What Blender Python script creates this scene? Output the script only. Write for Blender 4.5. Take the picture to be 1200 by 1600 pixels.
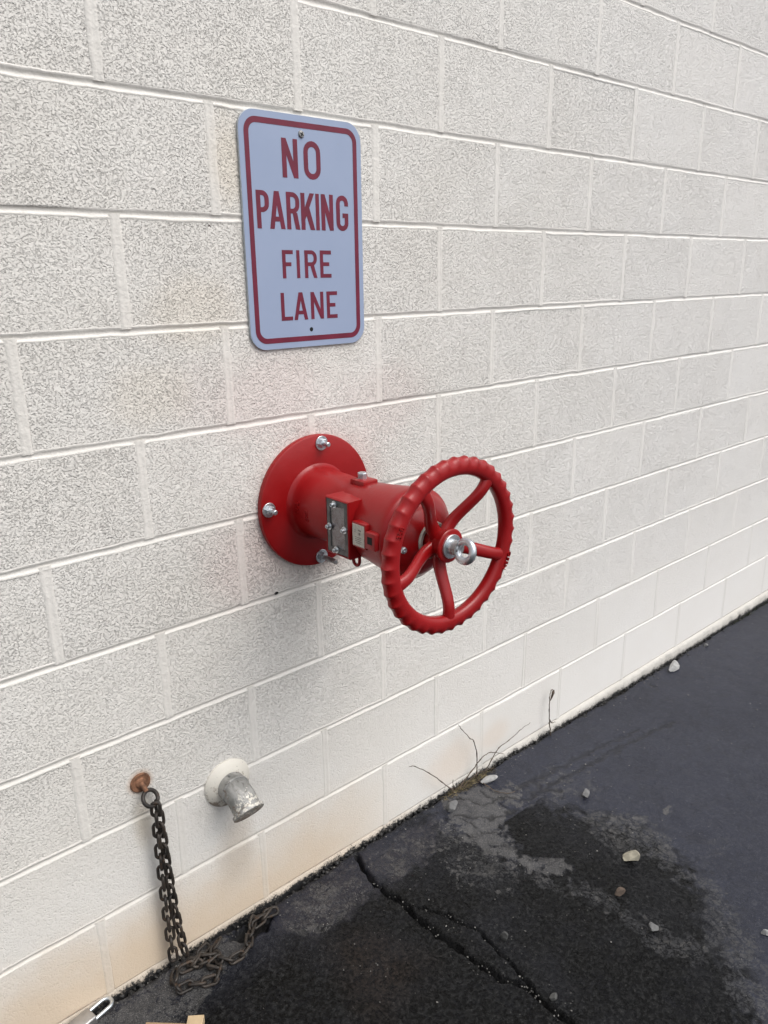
import bpy, bmesh, math, random
import numpy as np
from mathutils import Vector, Matrix
for o in list(bpy.data.objects): bpy.data.objects.remove(o)
sc = bpy.context.scene
C = sc.collection
R = math.radians
random.seed(7)

# ------------------------------------------------------------------ camera
cam = bpy.data.objects.new('camera', bpy.data.cameras.new('camera'))
C.objects.link(cam); sc.camera = cam
cam.data.sensor_fit = 'VERTICAL'; cam.data.sensor_height = 24.0
cam.data.lens = 24.0 * 1198.82 / 1600.0
cam.data.clip_start = 0.01; cam.data.clip_end = 500
cr = Vector((0.75164899, -0.65942522, -0.01349749))
cd = Vector((-0.20456538, -0.21362205, -0.95525841))
cf = Vector((0.62703812, 0.72078013, -0.29546437))
m = Matrix((cr, -cd, -cf)).transposed().to_4x4()
m.translation = Vector((-0.59684, -1.39758, 1.52375))
cam.matrix_world = m

# ------------------------------------------------------------------ sky, sun, exposure
SUN_EL, SUN_AZ = R(58), math.atan2(0.42, -0.9)      # azimuth from +Y towards +X
w = bpy.data.worlds.new('World'); sc.world = w; w.use_nodes = True
nt = w.node_tree
sky = nt.nodes.new('ShaderNodeTexSky'); sky.sky_type = 'NISHITA'; sky.sun_disc = False
sky.sun_elevation = SUN_EL; sky.sun_rotation = SUN_AZ
sky.air_density = 1.0; sky.dust_density = 4.0; sky.ozone_density = 1.0
hs = nt.nodes.new('ShaderNodeHueSaturation'); hs.inputs['Saturation'].default_value = 0.28
bg = nt.nodes['Background']; bg.inputs['Strength'].default_value = 0.125
nt.links.new(sky.outputs[0], hs.inputs['Color']); nt.links.new(hs.outputs[0], bg.inputs['Color'])
sl = bpy.data.lights.new('sun', 'SUN'); sl.energy = 0.85; sl.angle = R(45); sl.color = (1.0, 0.965, 0.91)
sun = bpy.data.objects.new('sun', sl); C.objects.link(sun)
sd = Vector((math.sin(SUN_AZ) * math.cos(SUN_EL), math.cos(SUN_AZ) * math.cos(SUN_EL), math.sin(SUN_EL)))
sun.rotation_euler = sd.to_track_quat('Z', 'Y').to_euler()
sc.view_settings.view_transform = 'Standard'; sc.view_settings.look = 'None'
sc.view_settings.gamma = 1.0; sc.view_settings.use_curve_mapping = False
sc.view_settings.exposure = 0.70

# ------------------------------------------------------------------ helpers
def prop(o, label=None, cat=None, group=None, kind=None):
    if label: o['label'] = label
    if cat: o['category'] = cat
    if group: o['group'] = group
    if kind: o['kind'] = kind
    return o
def empty(name, loc=(0, 0, 0)):
    o = bpy.data.objects.new(name, None); C.objects.link(o); o.location = loc
    o.empty_display_size = 0.05
    return o
def link(name, me, mat=None, parent=None, loc=None, smooth=None):
    o = bpy.data.objects.new(name, me); C.objects.link(o)
    if mat and not me.materials: me.materials.append(mat)
    if smooth is not None:
        me.polygons.foreach_set('use_smooth', [True] * len(me.polygons))
        if smooth < 180: me.set_sharp_from_angle(angle=R(smooth))
    if loc is not None: o.location = loc
    if parent: o.parent = parent
    return o
def mesh(name, V, F):
    me = bpy.data.meshes.new(name); me.from_pydata([tuple(v) for v in V], [], F); me.update(); return me
def fixn(me):
    bm = bmesh.new(); bm.from_mesh(me); bmesh.ops.recalc_face_normals(bm, faces=bm.faces); bm.to_mesh(me); bm.free(); return me
def revolve(prof, n=64, axis='Y', closed=False):
    """prof: (d, r) pairs; d runs along -Y (out from the wall)."""
    V = []; F = []
    for d, r in prof:
        for k in range(n):
            a = 2 * math.pi * k / n
            V.append((r * math.cos(a), -d, r * math.sin(a)))
    m = len(prof)
    for i in range(m if closed else m - 1):
        for k in range(n):
            F.append((i * n + k, i * n + (k + 1) % n, ((i + 1) % m) * n + (k + 1) % n, ((i + 1) % m) * n + k))
    if not closed:
        if prof[0][1] > 1e-6: F.append(tuple(range(n)))
        if prof[-1][1] > 1e-6: F.append(tuple((m - 1) * n + k for k in reversed(range(n))))
    return fixn(mesh('revolved', V, F))
def box(sx, sy, sz, bev=0.001, seg=2):
    bm = bmesh.new(); bmesh.ops.create_cube(bm, size=1)
    for v in bm.verts: v.co = Vector((v.co.x * sx, v.co.y * sy, v.co.z * sz))
    if bev: bmesh.ops.bevel(bm, geom=list(bm.edges), offset=bev, segments=seg, profile=0.5, affect='EDGES')
    me = bpy.data.meshes.new('box'); bm.to_mesh(me); bm.free(); return me
def tube(pts, rad, n=10, cap=True, closed=False):
    pts = [Vector(p) for p in pts]; m = len(pts)
    rads = rad if isinstance(rad, (list, tuple)) else [rad] * m
    V = []; F = []; up = None
    for i, p in enumerate(pts):
        if closed: t = pts[(i + 1) % m] - pts[i - 1]
        else: t = pts[min(i + 1, m - 1)] - pts[max(i - 1, 0)]
        t.normalize()
        if up is None:
            up = Vector((0, 0, 1)) if abs(t.z) < 0.9 else Vector((1, 0, 0))
        b = t.cross(up)
        if b.length < 1e-5: b = t.cross(Vector((0.3, 1, 0.2)))
        b.normalize(); up = b.cross(t).normalized()
        for k in range(n):
            a = 2 * math.pi * k / n
            V.append(p + rads[i] * (math.cos(a) * b + math.sin(a) * up))
    for i in range(m if closed else m - 1):
        j = (i + 1) % m
        for k in range(n): F.append((i * n + k, i * n + (k + 1) % n, j * n + (k + 1) % n, j * n + k))
    if cap and not closed:
        F.append(tuple(reversed(range(n)))); F.append(tuple((m - 1) * n + k for k in range(n)))
    return fixn(mesh('tube', V, F))
def join(meshes):
    V = []; F = []
    for me in meshes:
        b = len(V); V += [tuple(v.co) for v in me.vertices]
        F += [tuple(b + i for i in p.vertices) for p in me.polygons]
    return mesh('joined', V, F)
def xf(me, M): me.transform(M); return me
T = lambda x, y, z: Matrix.Translation((x, y, z))
def catmull(P, n=6):
    P = [Vector(p) for p in P]; out = []
    Q = [2 * P[0] - P[1]] + P + [2 * P[-1] - P[-2]]
    for i in range(1, len(Q) - 2):
        for k in range(n):
            t = k / n
            a, b, c, d = Q[i - 1], Q[i], Q[i + 1], Q[i + 2]
            out.append(0.5 * (2 * b + (c - a) * t + (2 * a - 5 * b + 4 * c - d) * t * t + (3 * b - a - 3 * c + d) * t ** 3))
    out.append(P[-1]); return out
def hexa(r, h, bev=0.001):
    prof = []
    V = []; F = []
    for d, q in ((0, 1), (h - bev, 1), (h, 0.9)):
        for k in range(6):
            a = math.pi / 3 * k; V.append((q * r * math.cos(a), -d, q * r * math.sin(a)))
    for i in range(2):
        for k in range(6): F.append((i * 6 + k, i * 6 + (k + 1) % 6, i * 6 + 6 + (k + 1) % 6, i * 6 + 6 + k))
    F.append(tuple(range(6))); F.append(tuple(12 + k for k in reversed(range(6))))
    return fixn(mesh('hex', V, F))
# numpy value noise
def _h(ix, iy, s):
    n = (ix.astype(np.int64) * 374761393 + iy.astype(np.int64) * 668265263 + s * 1442695041) & 0xffffffff
    n = ((n ^ (n >> 13)) * 1274126177) & 0xffffffff
    return ((n ^ (n >> 16)) & 0xffff) / 65535.0
def vn(x, y, s=0):
    ix = np.floor(x); iy = np.floor(y); fx = x - ix; fy = y - iy
    fx = fx * fx * (3 - 2 * fx); fy = fy * fy * (3 - 2 * fy)
    a = _h(ix, iy, s); b = _h(ix + 1, iy, s); c = _h(ix, iy + 1, s); d = _h(ix + 1, iy + 1, s)
    return a + (b - a) * fx + (c - a) * fy + (a - b - c + d) * fx * fy
def fbm(x, y, s=0, o=4):
    x = np.asarray(x, float); y = np.asarray(y, float) + 0 * x
    t = 0; a = 0.5; tot = 0
    for k in range(o):
        t = t + a * vn(x * 2 ** k + 17.3 * k, y * 2 ** k - 9.1 * k, s + k); tot += a; a *= 0.5
    return t / tot
def sst(a, b, x):
    t = np.clip((x - a) / (b - a), 0, 1); return t * t * (3 - 2 * t)

# ------------------------------------------------------------------ material helper
class M:
    def __init__(s, name):
        s.m = bpy.data.materials.new(name); s.m.use_nodes = True; s.t = s.m.node_tree
        s.b = s.t.nodes['Principled BSDF']; s.pos = None; s.npos = None
    def n(s, typ, **kw):
        x = s.t.nodes.new(typ)
        for k, v in kw.items(): setattr(x, k, v)
        return x
    def L(s, a, b): s.t.links.new(a, b)
    def P(s):
        if not s.pos: s.pos = s.n('ShaderNodeNewGeometry').outputs['Position']
        return s.pos
    def NP(s):
        # oblique slice through the noise lattice, so that flat faces do not lie in a lattice plane
        if not s.npos:
            mp = s.n('ShaderNodeMapping'); mp.inputs['Location'].default_value = (3.173, 7.391, 5.617)
            mp.inputs['Rotation'].default_value = (0.61, 0.47, 0.33)
            s.L(s.P(), mp.inputs['Vector']); s.npos = mp.outputs[0]
        return s.npos
    def obj(s): return s.n('ShaderNodeTexCoord').outputs['Object']
    def noise(s, scale, detail=4, rough=0.5, vec=None, dist=0.0, out='Fac'):
        x = s.n('ShaderNodeTexNoise'); x.inputs['Scale'].default_value = scale; x.inputs['Detail'].default_value = detail
        x.inputs['Roughness'].default_value = rough; x.inputs['Distortion'].default_value = dist
        s.L(vec or s.NP(), x.inputs['Vector']); return x.outputs[out]
    def voro(s, scale, feat='F1', vec=None, out='Distance', rnd=1.0):
        x = s.n('ShaderNodeTexVoronoi', feature=feat); x.inputs['Scale'].default_value = scale
        x.inputs['Randomness'].default_value = rnd
        s.L(vec or s.NP(), x.inputs['Vector']); return x.outputs[out]
    def mr(s, v, a, b, c=0.0, d=1.0, smooth=True):
        x = s.n('ShaderNodeMapRange'); x.interpolation_type = 'SMOOTHSTEP' if smooth else 'LINEAR'
        for k, q in zip((1, 2, 3, 4), (a, b, c, d)): x.inputs[k].default_value = q
        s.L(v, x.inputs[0]); return x.outputs[0]
    def math(s, op, a, b=None, clamp=False):
        x = s.n('ShaderNodeMath', operation=op); x.use_clamp = clamp
        for i, q in enumerate((a, b)):
            if q is None: continue
            if isinstance(q, (int, float)): x.inputs[i].default_value = q
            else: s.L(q, x.inputs[i])
        return x.outputs[0]
    def mix(s, f, a, b):
        x = s.n('ShaderNodeMix', data_type='RGBA')
        if isinstance(f, (int, float)): x.inputs[0].default_value = f
        else: s.L(f, x.inputs[0])
        for i, q in ((6, a), (7, b)):
            if isinstance(q, tuple): x.inputs[i].default_value = (*q, 1)
            else: s.L(q, x.inputs[i])
        return x.outputs[2]
    def sep(s, v=None):
        x = s.n('ShaderNodeSeparateXYZ'); s.L(v or s.P(), x.inputs[0]); return x.outputs
    def attr(s, name): return s.n('ShaderNodeAttribute', attribute_name=name).outputs['Fac']
    def bump(s, h, strength=0.5, dist=0.002, nrm=None):
        x = s.n('ShaderNodeBump'); x.inputs['Distance'].default_value = dist
        if isinstance(strength, (int, float)): x.inputs['Strength'].default_value = strength
        else: s.L(strength, x.inputs['Strength'])
        s.L(h, x.inputs['Height'])
        if nrm: s.L(nrm, x.inputs['Normal'])
        return x.outputs[0]
    def set(s, **kw):
        for k, v in kw.items():
            i = s.b.inputs[{'color': 'Base Color', 'rough': 'Roughness', 'metal': 'Metallic', 'normal': 'Normal',
                            'spec': 'Specular IOR Level', 'coat': 'Coat Weight', 'coatr': 'Coat Roughness',
                            'trans': 'Transmission Weight'}[k]]
            if isinstance(v, tuple): i.default_value = (*v, 1)
            elif isinstance(v, (int, float)): i.default_value = v
            else: s.L(v, i)
        return s.m
    def ell(s, cx, cz, a, b, noise, lo=0.25, hi=1.0, wob=0.5):
        """soft blotch on the wall around (cx, cz)"""
        X, Y, Z = s._xyz
        u = s.math('MULTIPLY', s.math('SUBTRACT', X, cx), 1 / a); v = s.math('MULTIPLY', s.math('SUBTRACT', Z, cz), 1 / b)
        d = s.math('SQRT', s.math('ADD', s.math('MULTIPLY', u, u), s.math('MULTIPLY', v, v)))
        d = s.math('ADD', d, s.math('MULTIPLY', s.math('SUBTRACT', noise, 0.5), wob * 2))
        return s.mr(d, lo, hi, 1.0, 0.0)

# ------------------------------------------------------------------ materials
def wall_paint(name, stipple, var=0.0):
    k = M(name); k._xyz = k.sep()
    X, Y, Z = k._xyz
    n1 = k.noise(3.2, 4, 0.6); n2 = k.noise(14, 3, 0.6)
    base = k.mix(k.mr(n1, 0.3, 0.7), (0.745, 0.718, 0.670), (0.785, 0.762, 0.720))
    base = k.mix(k.mr(X, 0.3, 2.2), base, k.mix(k.mr(n1, 0.3, 0.7), (0.780, 0.758, 0.726), (0.800, 0.782, 0.755)))
    wob = k.noise(6.0, 4, 0.6)
    def stain(f, amt, col):
        nonlocal base
        base = k.mix(k.math('MULTIPLY', f, amt), base, col)
    pink = (0.75, 0.63, 0.60); tan = (0.66, 0.52, 0.37); cream = (0.74, 0.66, 0.54)
    stain(k.ell(0.30, 1.28, 0.26, 0.13, wob), 0.42, pink)
    stain(k.ell(0.21, 0.93, 0.14, 0.17, wob), 0.50, pink)
    stain(k.ell(0.42, 1.02, 0.22, 0.22, wob, 0.5, 1.05, 0.25), 0.45, (0.62, 0.46, 0.42))
    stain(k.ell(0.14, 1.46, 0.16, 0.09, wob), 0.35, cream)
    stain(k.ell(0.03, 1.31, 0.11, 0.08, wob), 0.28, cream)
    stain(k.ell(0.24, 1.74, 0.06, 0.12, wob), 0.5, cream)
    stain(k.ell(0.36, 2.12, 0.25, 0.12, wob), 0.35, pink)
    stain(k.ell(0.62, 1.22, 0.18, 0.12, wob), 0.3, pink)
    # rust-tan wash along the foot of the wall, runs under the spout and the eye bolt
    foot = k.math('MULTIPLY', k.mr(k.math('ADD', Z, k.math('MULTIPLY', wob, 0.22)), 0.12, 0.40, 1, 0), k.mr(X, 0.75, 0.28, 0, 1))
    stain(foot, 0.85, tan)
    stain(k.ell(0.135, 0.20, 0.075, 0.15, wob, 0.3, 1.0, 0.35), 0.55, (0.52, 0.44, 0.35))
    stain(k.ell(-0.082, 0.40, 0.035, 0.10, wob, 0.2, 1.0, 0.3), 0.5, (0.56, 0.47, 0.34))
    stain(k.ell(-0.08, 0.498, 0.036, 0.036, wob, 0.45, 1.0, 0.25), 0.7, (0.46, 0.27, 0.15))
    stain(k.ell(0.88, 0.09, 0.16, 0.10, wob, 0.2, 1.0, 0.4), 0.36, (0.70, 0.55, 0.42))
    stain(k.ell(1.08, 0.10, 0.10, 0.07, wob, 0.2, 1.0, 0.4), 0.30, (0.70, 0.55, 0.42))
    # dirt in sparse pinholes and general grime freckles
    fre = k.mr(k.noise(55, 2, 0.5), 0.70, 0.80)
    stain(fre, 0.10, (0.25, 0.22, 0.18))
    if stipple:
        rnd = k.n('ShaderNodeObjectInfo').outputs['Random']
        a = k.noise(270, 3, 0.62, dist=0.2)
        b = k.noise(120, 3, 0.6)
        h = k.math('ADD', k.mr(a, 0.30, 0.52), k.math('MULTIPLY', b, 0.85))
        pit = k.mr(k.voro(75), 0.07, 0.15, -1.6, 0.0)
        pit = k.math('MULTIPLY', pit, k.mr(k.noise(8, 3), 0.45, 0.62))
        chip = k.math('MULTIPLY', k.mr(k.voro(9), 0.020, 0.040, -3.0, 0.0), k.mr(k.noise(3.3, 2), 0.5, 0.6))
        h = k.math('ADD', k.math('ADD', h, pit), chip)
        base = k.mix(k.math('MULTIPLY', rnd, 0.10), base, k.mix(0.5, base, (0.60, 0.57, 0.52)))
        big = k.noise(12, 3, 0.6)
        h = k.math('ADD', h, k.math('MULTIPLY', big, 0.5))
        amt = k.math('MULTIPLY', k.mr(k.math('ADD', Z, k.math('MULTIPLY', n1, 0.3)), 0.05, 0.95, 0.30, 1.0), k.mr(n2, 0.25, 0.7, 0.85, 1.05))
        amt = k.math('MULTIPLY', amt, k.mr(rnd, 0.0, 1.0, 0.92, 1.10, False))
        nrm = k.bump(h, amt, 0.0020)
        dk = k.math('MULTIPLY', k.mr(a, 0.38, 0.29), 0.30)
        base2 = k.mix(k.math('MULTIPLY', dk, amt), base, (0.30, 0.28, 0.25))
        k.set(color=base2, rough=0.62, normal=nrm, spec=0.35)
    else:
        h = k.math('ADD', k.math('ADD', k.noise(70, 3, 0.6), k.math('MULTIPLY', k.noise(220, 3, 0.6), 0.6)), k.math('MULTIPLY', k.noise(16, 3, 0.6), 1.6))
        k.set(color=k.mix(0.30, base, (0.62, 0.595, 0.55)), rough=0.6, normal=k.bump(h, 0.6, 0.0026), spec=0.4)
    return k.m
MAT_BLOCK = wall_paint('painted_block', True)
MAT_MORTAR = wall_paint('painted_mortar', False)

def footing_mat():
    k = M('painted_footing'); k._xyz = k.sep(); X, Y, Z = k._xyz
    n = k.noise(45, 4, 0.7); n2 = k.noise(7, 3, 0.6)
    cream = k.mix(n2, (0.44, 0.415, 0.375), (0.64, 0.62, 0.58))
    cream = k.mix(k.math('MULTIPLY', k.mr(X, 0.9, 0.4, 0, 1), 0.6), cream, (0.52, 0.42, 0.31))
    # tar splashed up the lower part, lower edge follows the falling pavement
    fall = k.mr(X, 0.9, 2.1, 0.0, -0.030, False)
    d = k.math('ADD', k.math('SUBTRACT', Z, fall), k.math('MULTIPLY', k.math('SUBTRACT', n, 0.5), 0.035))
    d = k.math('ADD', d, k.math('MULTIPLY', k.math('SUBTRACT', k.noise(190, 4, 0.7), 0.5), 0.045))
    tar = k.mr(k.math('ADD', d, k.mr(X, 0.8, 1.6, 0.001, 0.0)), 0.010, -0.004)
    col = k.mix(tar, cream, (0.012, 0.012, 0.013))
    h = k.math('ADD', n, k.math('MULTIPLY', n2, 1.5))
    return k.set(color=col, rough=0.7, normal=k.bump(h, 0.8, 0.006))
MAT_FOOT = footing_mat()

def ground_mat():
    k = M('asphalt'); X, Y, Z = k.sep()
    silt, wet, tar, rust = (k.attr(a) for a in ('silt', 'wet', 'tar', 'rust'))
    n1 = k.noise(2.2, 5, 0.6); n2 = k.noise(30, 4, 0.6); fine = k.noise(330, 3, 0.6); mid = k.noise(105, 5, 0.75)
    sealed = k.mix(k.mr(n1, 0.3, 0.7), (0.0095, 0.0115, 0.0225), (0.0185, 0.0212, 0.0350))
    sealed = k.mix(k.math('MULTIPLY', k.mr(n2, 0.45, 0.75), 0.4), sealed, (0.040, 0.042, 0.052))
    sealed = k.mix(k.math('MULTIPLY', k.mr(fine, 0.56, 0.70), 0.7), sealed, (0.070, 0.071, 0.080))
    sealed = k.mix(k.math('MULTIPLY', k.mr(fine, 0.44, 0.30), 0.7), sealed, (0.006, 0.0065, 0.009))
    sealed = k.mix(k.math('MULTIPLY', k.mr(mid, 0.53, 0.66), 0.55), sealed, (0.048, 0.050, 0.062))
    sealed = k.mix(k.math('MULTIPLY', k.mr(mid, 0.45, 0.34), 0.65), sealed, (0.007, 0.008, 0.014))
    siltc = k.mix(k.mr(n2, 0.3, 0.7), (0.062, 0.060, 0.058), (0.102, 0.100, 0.098))
    siltc = k.mix(k.math('MULTIPLY', k.mr(fine, 0.5, 0.7), 0.5), siltc, (0.17, 0.168, 0.166))
    wetc = k.mix(k.mr(mid, 0.47, 0.60), (0.0010, 0.0011, 0.0013), (0.0165, 0.0168, 0.0172))
    wetc = k.mix(k.math('MULTIPLY', k.math('MULTIPLY', k.mr(fine, 0.56, 0.68), k.mr(mid, 0.45, 0.6)), 0.8), wetc, (0.060, 0.060, 0.059))
    col = k.mix(wet, sealed, wetc)
    # silt film broken up by dark crazing at several scales
    vv = k.n('ShaderNodeVectorMath', operation='ADD'); dv = k.n('ShaderNodeVectorMath', operation='SCALE')
    k.L(k.noise(38, 4, 0.65, out='Color'), dv.inputs[0]); dv.inputs['Scale'].default_value = 0.045
    k.L(k.NP(), vv.inputs[0]); k.L(dv.outputs[0], vv.inputs[1])
    e1 = k.mr(k.voro(62, 'DISTANCE_TO_EDGE', vv.outputs[0]), 0.0, 0.16, 1.0, 0.0)
    e2 = k.mr(k.voro(24, 'DISTANCE_TO_EDGE', vv.outputs[0]), 0.0, 0.07, 1.0, 0.0)
    crz = k.math('MULTIPLY', k.math('ADD', k.math('MULTIPLY', e1, 0.55), k.math('MULTIPLY', e2, 0.6)), k.mr(k.noise(19, 3, 0.6), 0.35, 0.65))
    n5 = k.noise(17, 5, 0.68); n6 = k.noise(85, 4, 0.7)
    keep = k.math('ADD', silt, k.math('MULTIPLY', k.math('SUBTRACT', n5, 0.5), 1.5))
    keep = k.math('ADD', keep, k.math('MULTIPLY', k.math('SUBTRACT', n6, 0.5), 0.9))
    keep = k.math('SUBTRACT', keep, k.math('MULTIPLY', crz, 0.85))
    sf = k.math('MULTIPLY', k.mr(keep, 0.22, 0.72), k.mr(silt, 0.02, 0.45))
    # thin film crazed into plates
    cz = k.attr('craze')
    film = k.mr(k.math('ADD', cz, k.math('MULTIPLY', k.math('SUBTRACT', n5, 0.5), 1.3)), 0.30, 0.62)
    gaps = k.math('MAXIMUM', e1, k.math('MULTIPLY', e2, 0.9))
    film = k.math('MULTIPLY', film, k.math('SUBTRACT', 1.0, k.mr(gaps, 0.15, 0.75)))
    col = k.mix(k.math('MULTIPLY', film, 0.80), col, k.mix(k.mr(n6, 0.3, 0.7), (0.030, 0.0305, 0.0335), (0.056, 0.0565, 0.059)))
    col = k.mix(k.math('MULTIPLY', k.math('MULTIPLY', k.mr(gaps, 0.3, 0.9), k.mr(n5, 0.42, 0.62)), 0.42), col, (0.006, 0.0065, 0.010))
    sf = k.math('MULTIPLY', sf, k.mr(fine, 0.36, 0.60, 0.38, 0.85))
    # separate dried flakes lifting off the wet asphalt
    fv = k.math('ADD', k.voro(46, 'F1', vv.outputs[0]), k.math('MULTIPLY', k.math('SUBTRACT', n6, 0.5), 0.5))
    fk = k.math('MULTIPLY', k.mr(fv, 0.34, 0.24), k.mr(k.math('ADD', k.attr('fleck'), k.math('MULTIPLY', k.math('SUBTRACT', n5, 0.5), 1.4)), 0.45, 0.7))
    sf = k.math('MAXIMUM', sf, k.math('MULTIPLY', fk, 0.62))
    col = k.mix(sf, col, siltc)
    col = k.mix(k.math('MULTIPLY', k.math('MULTIPLY', rust, 0.55), k.mr(mid, 0.4, 0.62, 0.1, 1.0)), col, (0.030, 0.0185, 0.012))
    # pale grit specks
    sp = k.math('MULTIPLY', k.mr(k.voro(70), 0.075, 0.045), k.mr(k.noise(11, 2), 0.52, 0.66))
    col = k.mix(k.math('MULTIPLY', sp, 0.85), col, (0.34, 0.33, 0.31))
    col = k.mix(tar, col, (0.006, 0.006, 0.0065))
    # roughness: puddled skin in the wet, dull silt
    r = k.mr(n2, 0.3, 0.7, 0.36, 0.52)
    rw = k.mr(mid, 0.35, 0.65, 0.22, 0.55)
    rr = k.n('ShaderNodeMix'); k.L(wet, rr.inputs[0]); k.L(r, rr.inputs[2]); k.L(rw, rr.inputs[3])
    r2 = k.n('ShaderNodeMix'); k.L(sf, r2.inputs[0]); k.L(rr.outputs[0], r2.inputs[2]); r2.inputs[3].default_value = 0.85
    r3 = k.math('MAXIMUM', r2.outputs[0], k.math('MULTIPLY', tar, 0.6))
    h = k.math('ADD', k.math('MULTIPLY', mid, 1.0), k.math('MULTIPLY', fine, 0.5))
    h = k.math('ADD', h, k.math('MULTIPLY', sf, 0.5))
    st = k.math('ADD', k.math('MULTIPLY', wet, 0.75), 0.30)
    return k.set(color=col, rough=r3, normal=k.bump(h, st, 0.0062), spec=k.mr(wet, 0.0, 1.0, 0.32, 0.12, False))
MAT_GROUND = ground_mat()

def red_mat():
    k = M('red_enamel'); n = k.noise(9, 4, 0.6); f = k.noise(260, 2, 0.5); p = k.noise(38, 3, 0.6)
    col = k.mix(k.mr(n, 0.3, 0.7), (0.240, 0.0036, 0.0045), (0.285, 0.0055, 0.0072))
    col = k.mix(k.math('MULTIPLY', k.mr(p, 0.62, 0.75), 0.22), col, (0.20, 0.015, 0.012))
    h = k.math('ADD', k.math('MULTIPLY', f, 0.25), k.math('MULTIPLY', p, 0.9))
    return k.set(color=col, rough=k.mr(n, 0.3, 0.7, 0.30, 0.42), normal=k.bump(h, 0.32, 0.0018), spec=0.35, coat=0.12, coatr=0.12)
MAT_RED = red_mat()
def zinc_mat(name, a, b, r0=0.25, r1=0.45):
    k = M(name); n = k.noise(120, 3, 0.6); n2 = k.noise(35, 3, 0.6)
    return k.set(color=k.mix(k.mr(n2, 0.3, 0.7), a, b), metal=0.9, rough=k.mr(n, 0.3, 0.7, r0, r1), normal=k.bump(n, 0.15, 0.0008))
MAT_ZINC = zinc_mat('zinc_plate', (0.50, 0.54, 0.57), (0.68, 0.71, 0.73))
MAT_STEEL = zinc_mat('dull_steel', (0.30, 0.30, 0.30), (0.46, 0.45, 0.44), 0.4, 0.6)
def plain(name, col, rough=0.6, metal=0.0, bumps=None, var=0.25, scale=40):
    k = M(name); n = k.noise(scale, 4, 0.6)
    c = k.mix(k.mr(n, 0.3, 0.7), tuple(x * (1 - var) for x in col), tuple(min(1, x * (1 + var)) for x in col))
    kw = dict(color=c, rough=rough, metal=metal)
    if bumps: kw['normal'] = k.bump(k.noise(scale * 3, 3, 0.6), 0.6, bumps)
    return k.set(**kw)
MAT_HOLE_SHADE = plain('hole_shade_black', (0.006, 0.006, 0.006), 0.9)  # flat black standing in for the shade inside holes and recesses
MAT_BEZEL = plain('dark_bezel', (0.10, 0.10, 0.10), 0.28, 0.5, None, 0.35, 60)
MAT_GLASS = M('window_glass').set(color=(0.95, 0.97, 0.97), rough=0.06, trans=1.0)
def target_mat():
    k = M('indicator_target'); n = k.noise(75, 3, 0.7, dist=0.8)
    c = k.mix(k.mr(n, 0.35, 0.6), (0.20, 0.125, 0.135), (0.30, 0.25, 0.26))
    c = k.mix(k.mr(k.noise(130, 2, 0.6, dist=1.2), 0.60, 0.68), c, (0.07, 0.06, 0.065))
    return k.set(color=c, rough=0.4)
MAT_TARGET = target_mat()
MAT_TAG = plain('stamped_tag', (0.46, 0.44, 0.39), 0.5, 0.2, 0.0005, 0.15, 160)
MAT_TAGINK = plain('tag_print', (0.16, 0.15, 0.14), 0.6)
def rust_chain():
    k = M('rusty_chain'); n = k.noise(90, 4, 0.65); n2 = k.noise(22, 3, 0.6)
    c = k.mix(k.mr(n2, 0.35, 0.65), (0.024, 0.021, 0.019), (0.050, 0.041, 0.034))
    c = k.mix(k.math('MULTIPLY', k.mr(n, 0.52, 0.68), 0.6), c, (0.085, 0.048, 0.027))
    return k.set(color=c, metal=0.35, rough=k.mr(n, 0.3, 0.7, 0.42, 0.7), normal=k.bump(n, 0.5, 0.0012))
MAT_CHAIN = rust_chain()
MAT_RUST = plain('orange_rust', (0.17, 0.082, 0.045), 0.85, 0.0, 0.003, 0.5, 60)
def spout_mat(name, paint):
    k = M(name); n = k.noise(130, 4, 0.7); n2 = k.noise(24, 3, 0.6, dist=1.0); P = k.obj(); Z = k.sep(P)[2]; Y = k.sep(P)[1]
    met = k.mix(k.mr(n2, 0.35, 0.65), (0.19, 0.19, 0.18), (0.36, 0.355, 0.34))
    met = k.mix(k.math('MULTIPLY', k.mr(k.noise(34, 3, 0.6, dist=2), 0.60, 0.70), 0.8), met, (0.13, 0.12, 0.11))
    fl = k.mr(k.math('ADD', n, k.math('MULTIPLY', k.mr(Y, -0.05, -0.095), 0.17)), 0.66 if not paint else 0.30, 0.74 if not paint else 0.38)
    c = k.mix(fl, met, (0.66, 0.63, 0.56))
    dirt = k.mr(k.math('ADD', k.noise(60, 4, 0.7), k.math('MULTIPLY', Z, 3.2)), 0.46, 0.32)
    c = k.mix(k.math('MULTIPLY', dirt, 0.75), c, (0.16, 0.10, 0.06))
    return k.set(color=c, rough=0.5, metal=0.0 if paint else 0.25, normal=k.bump(n, 0.5, 0.0015))
MAT_SPOUT = spout_mat('worn_galvanised', False)
MAT_ESC = spout_mat('chipped_cream_paint', True)
def sign_mat():
    k = M('sign_sheeting'); n = k.noise(9, 4, 0.6); n2 = k.noise(50, 4, 0.7)
    c = k.mix(k.mr(n, 0.3, 0.7), (0.298, 0.362, 0.510), (0.316, 0.380, 0.528))  # blue of the reflected sky is put into the white sheeting's colour
    c = k.mix(k.math('MULTIPLY', k.mr(n2, 0.66, 0.76), 0.35), c, (0.33, 0.35, 0.40))
    return k.set(color=c, rough=0.38, spec=0.45)
MAT_SIGN = sign_mat()
MAT_SIGNEDGE = plain('sign_aluminium', (0.47, 0.50, 0.53), 0.4, 0.5, None, 0.12, 60)
MAT_SIGNRED = plain('sign_red_ink', (0.150, 0.0080, 0.031), 0.42, 0.0, None, 0.12, 30)
MAT_TWIG = plain('dry_twig', (0.085, 0.062, 0.045), 0.8, 0, 0.001, 0.4, 60)
MAT_GRASS = plain('dead_grass', (0.155, 0.125, 0.065), 0.85, 0, None, 0.5, 50)
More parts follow.
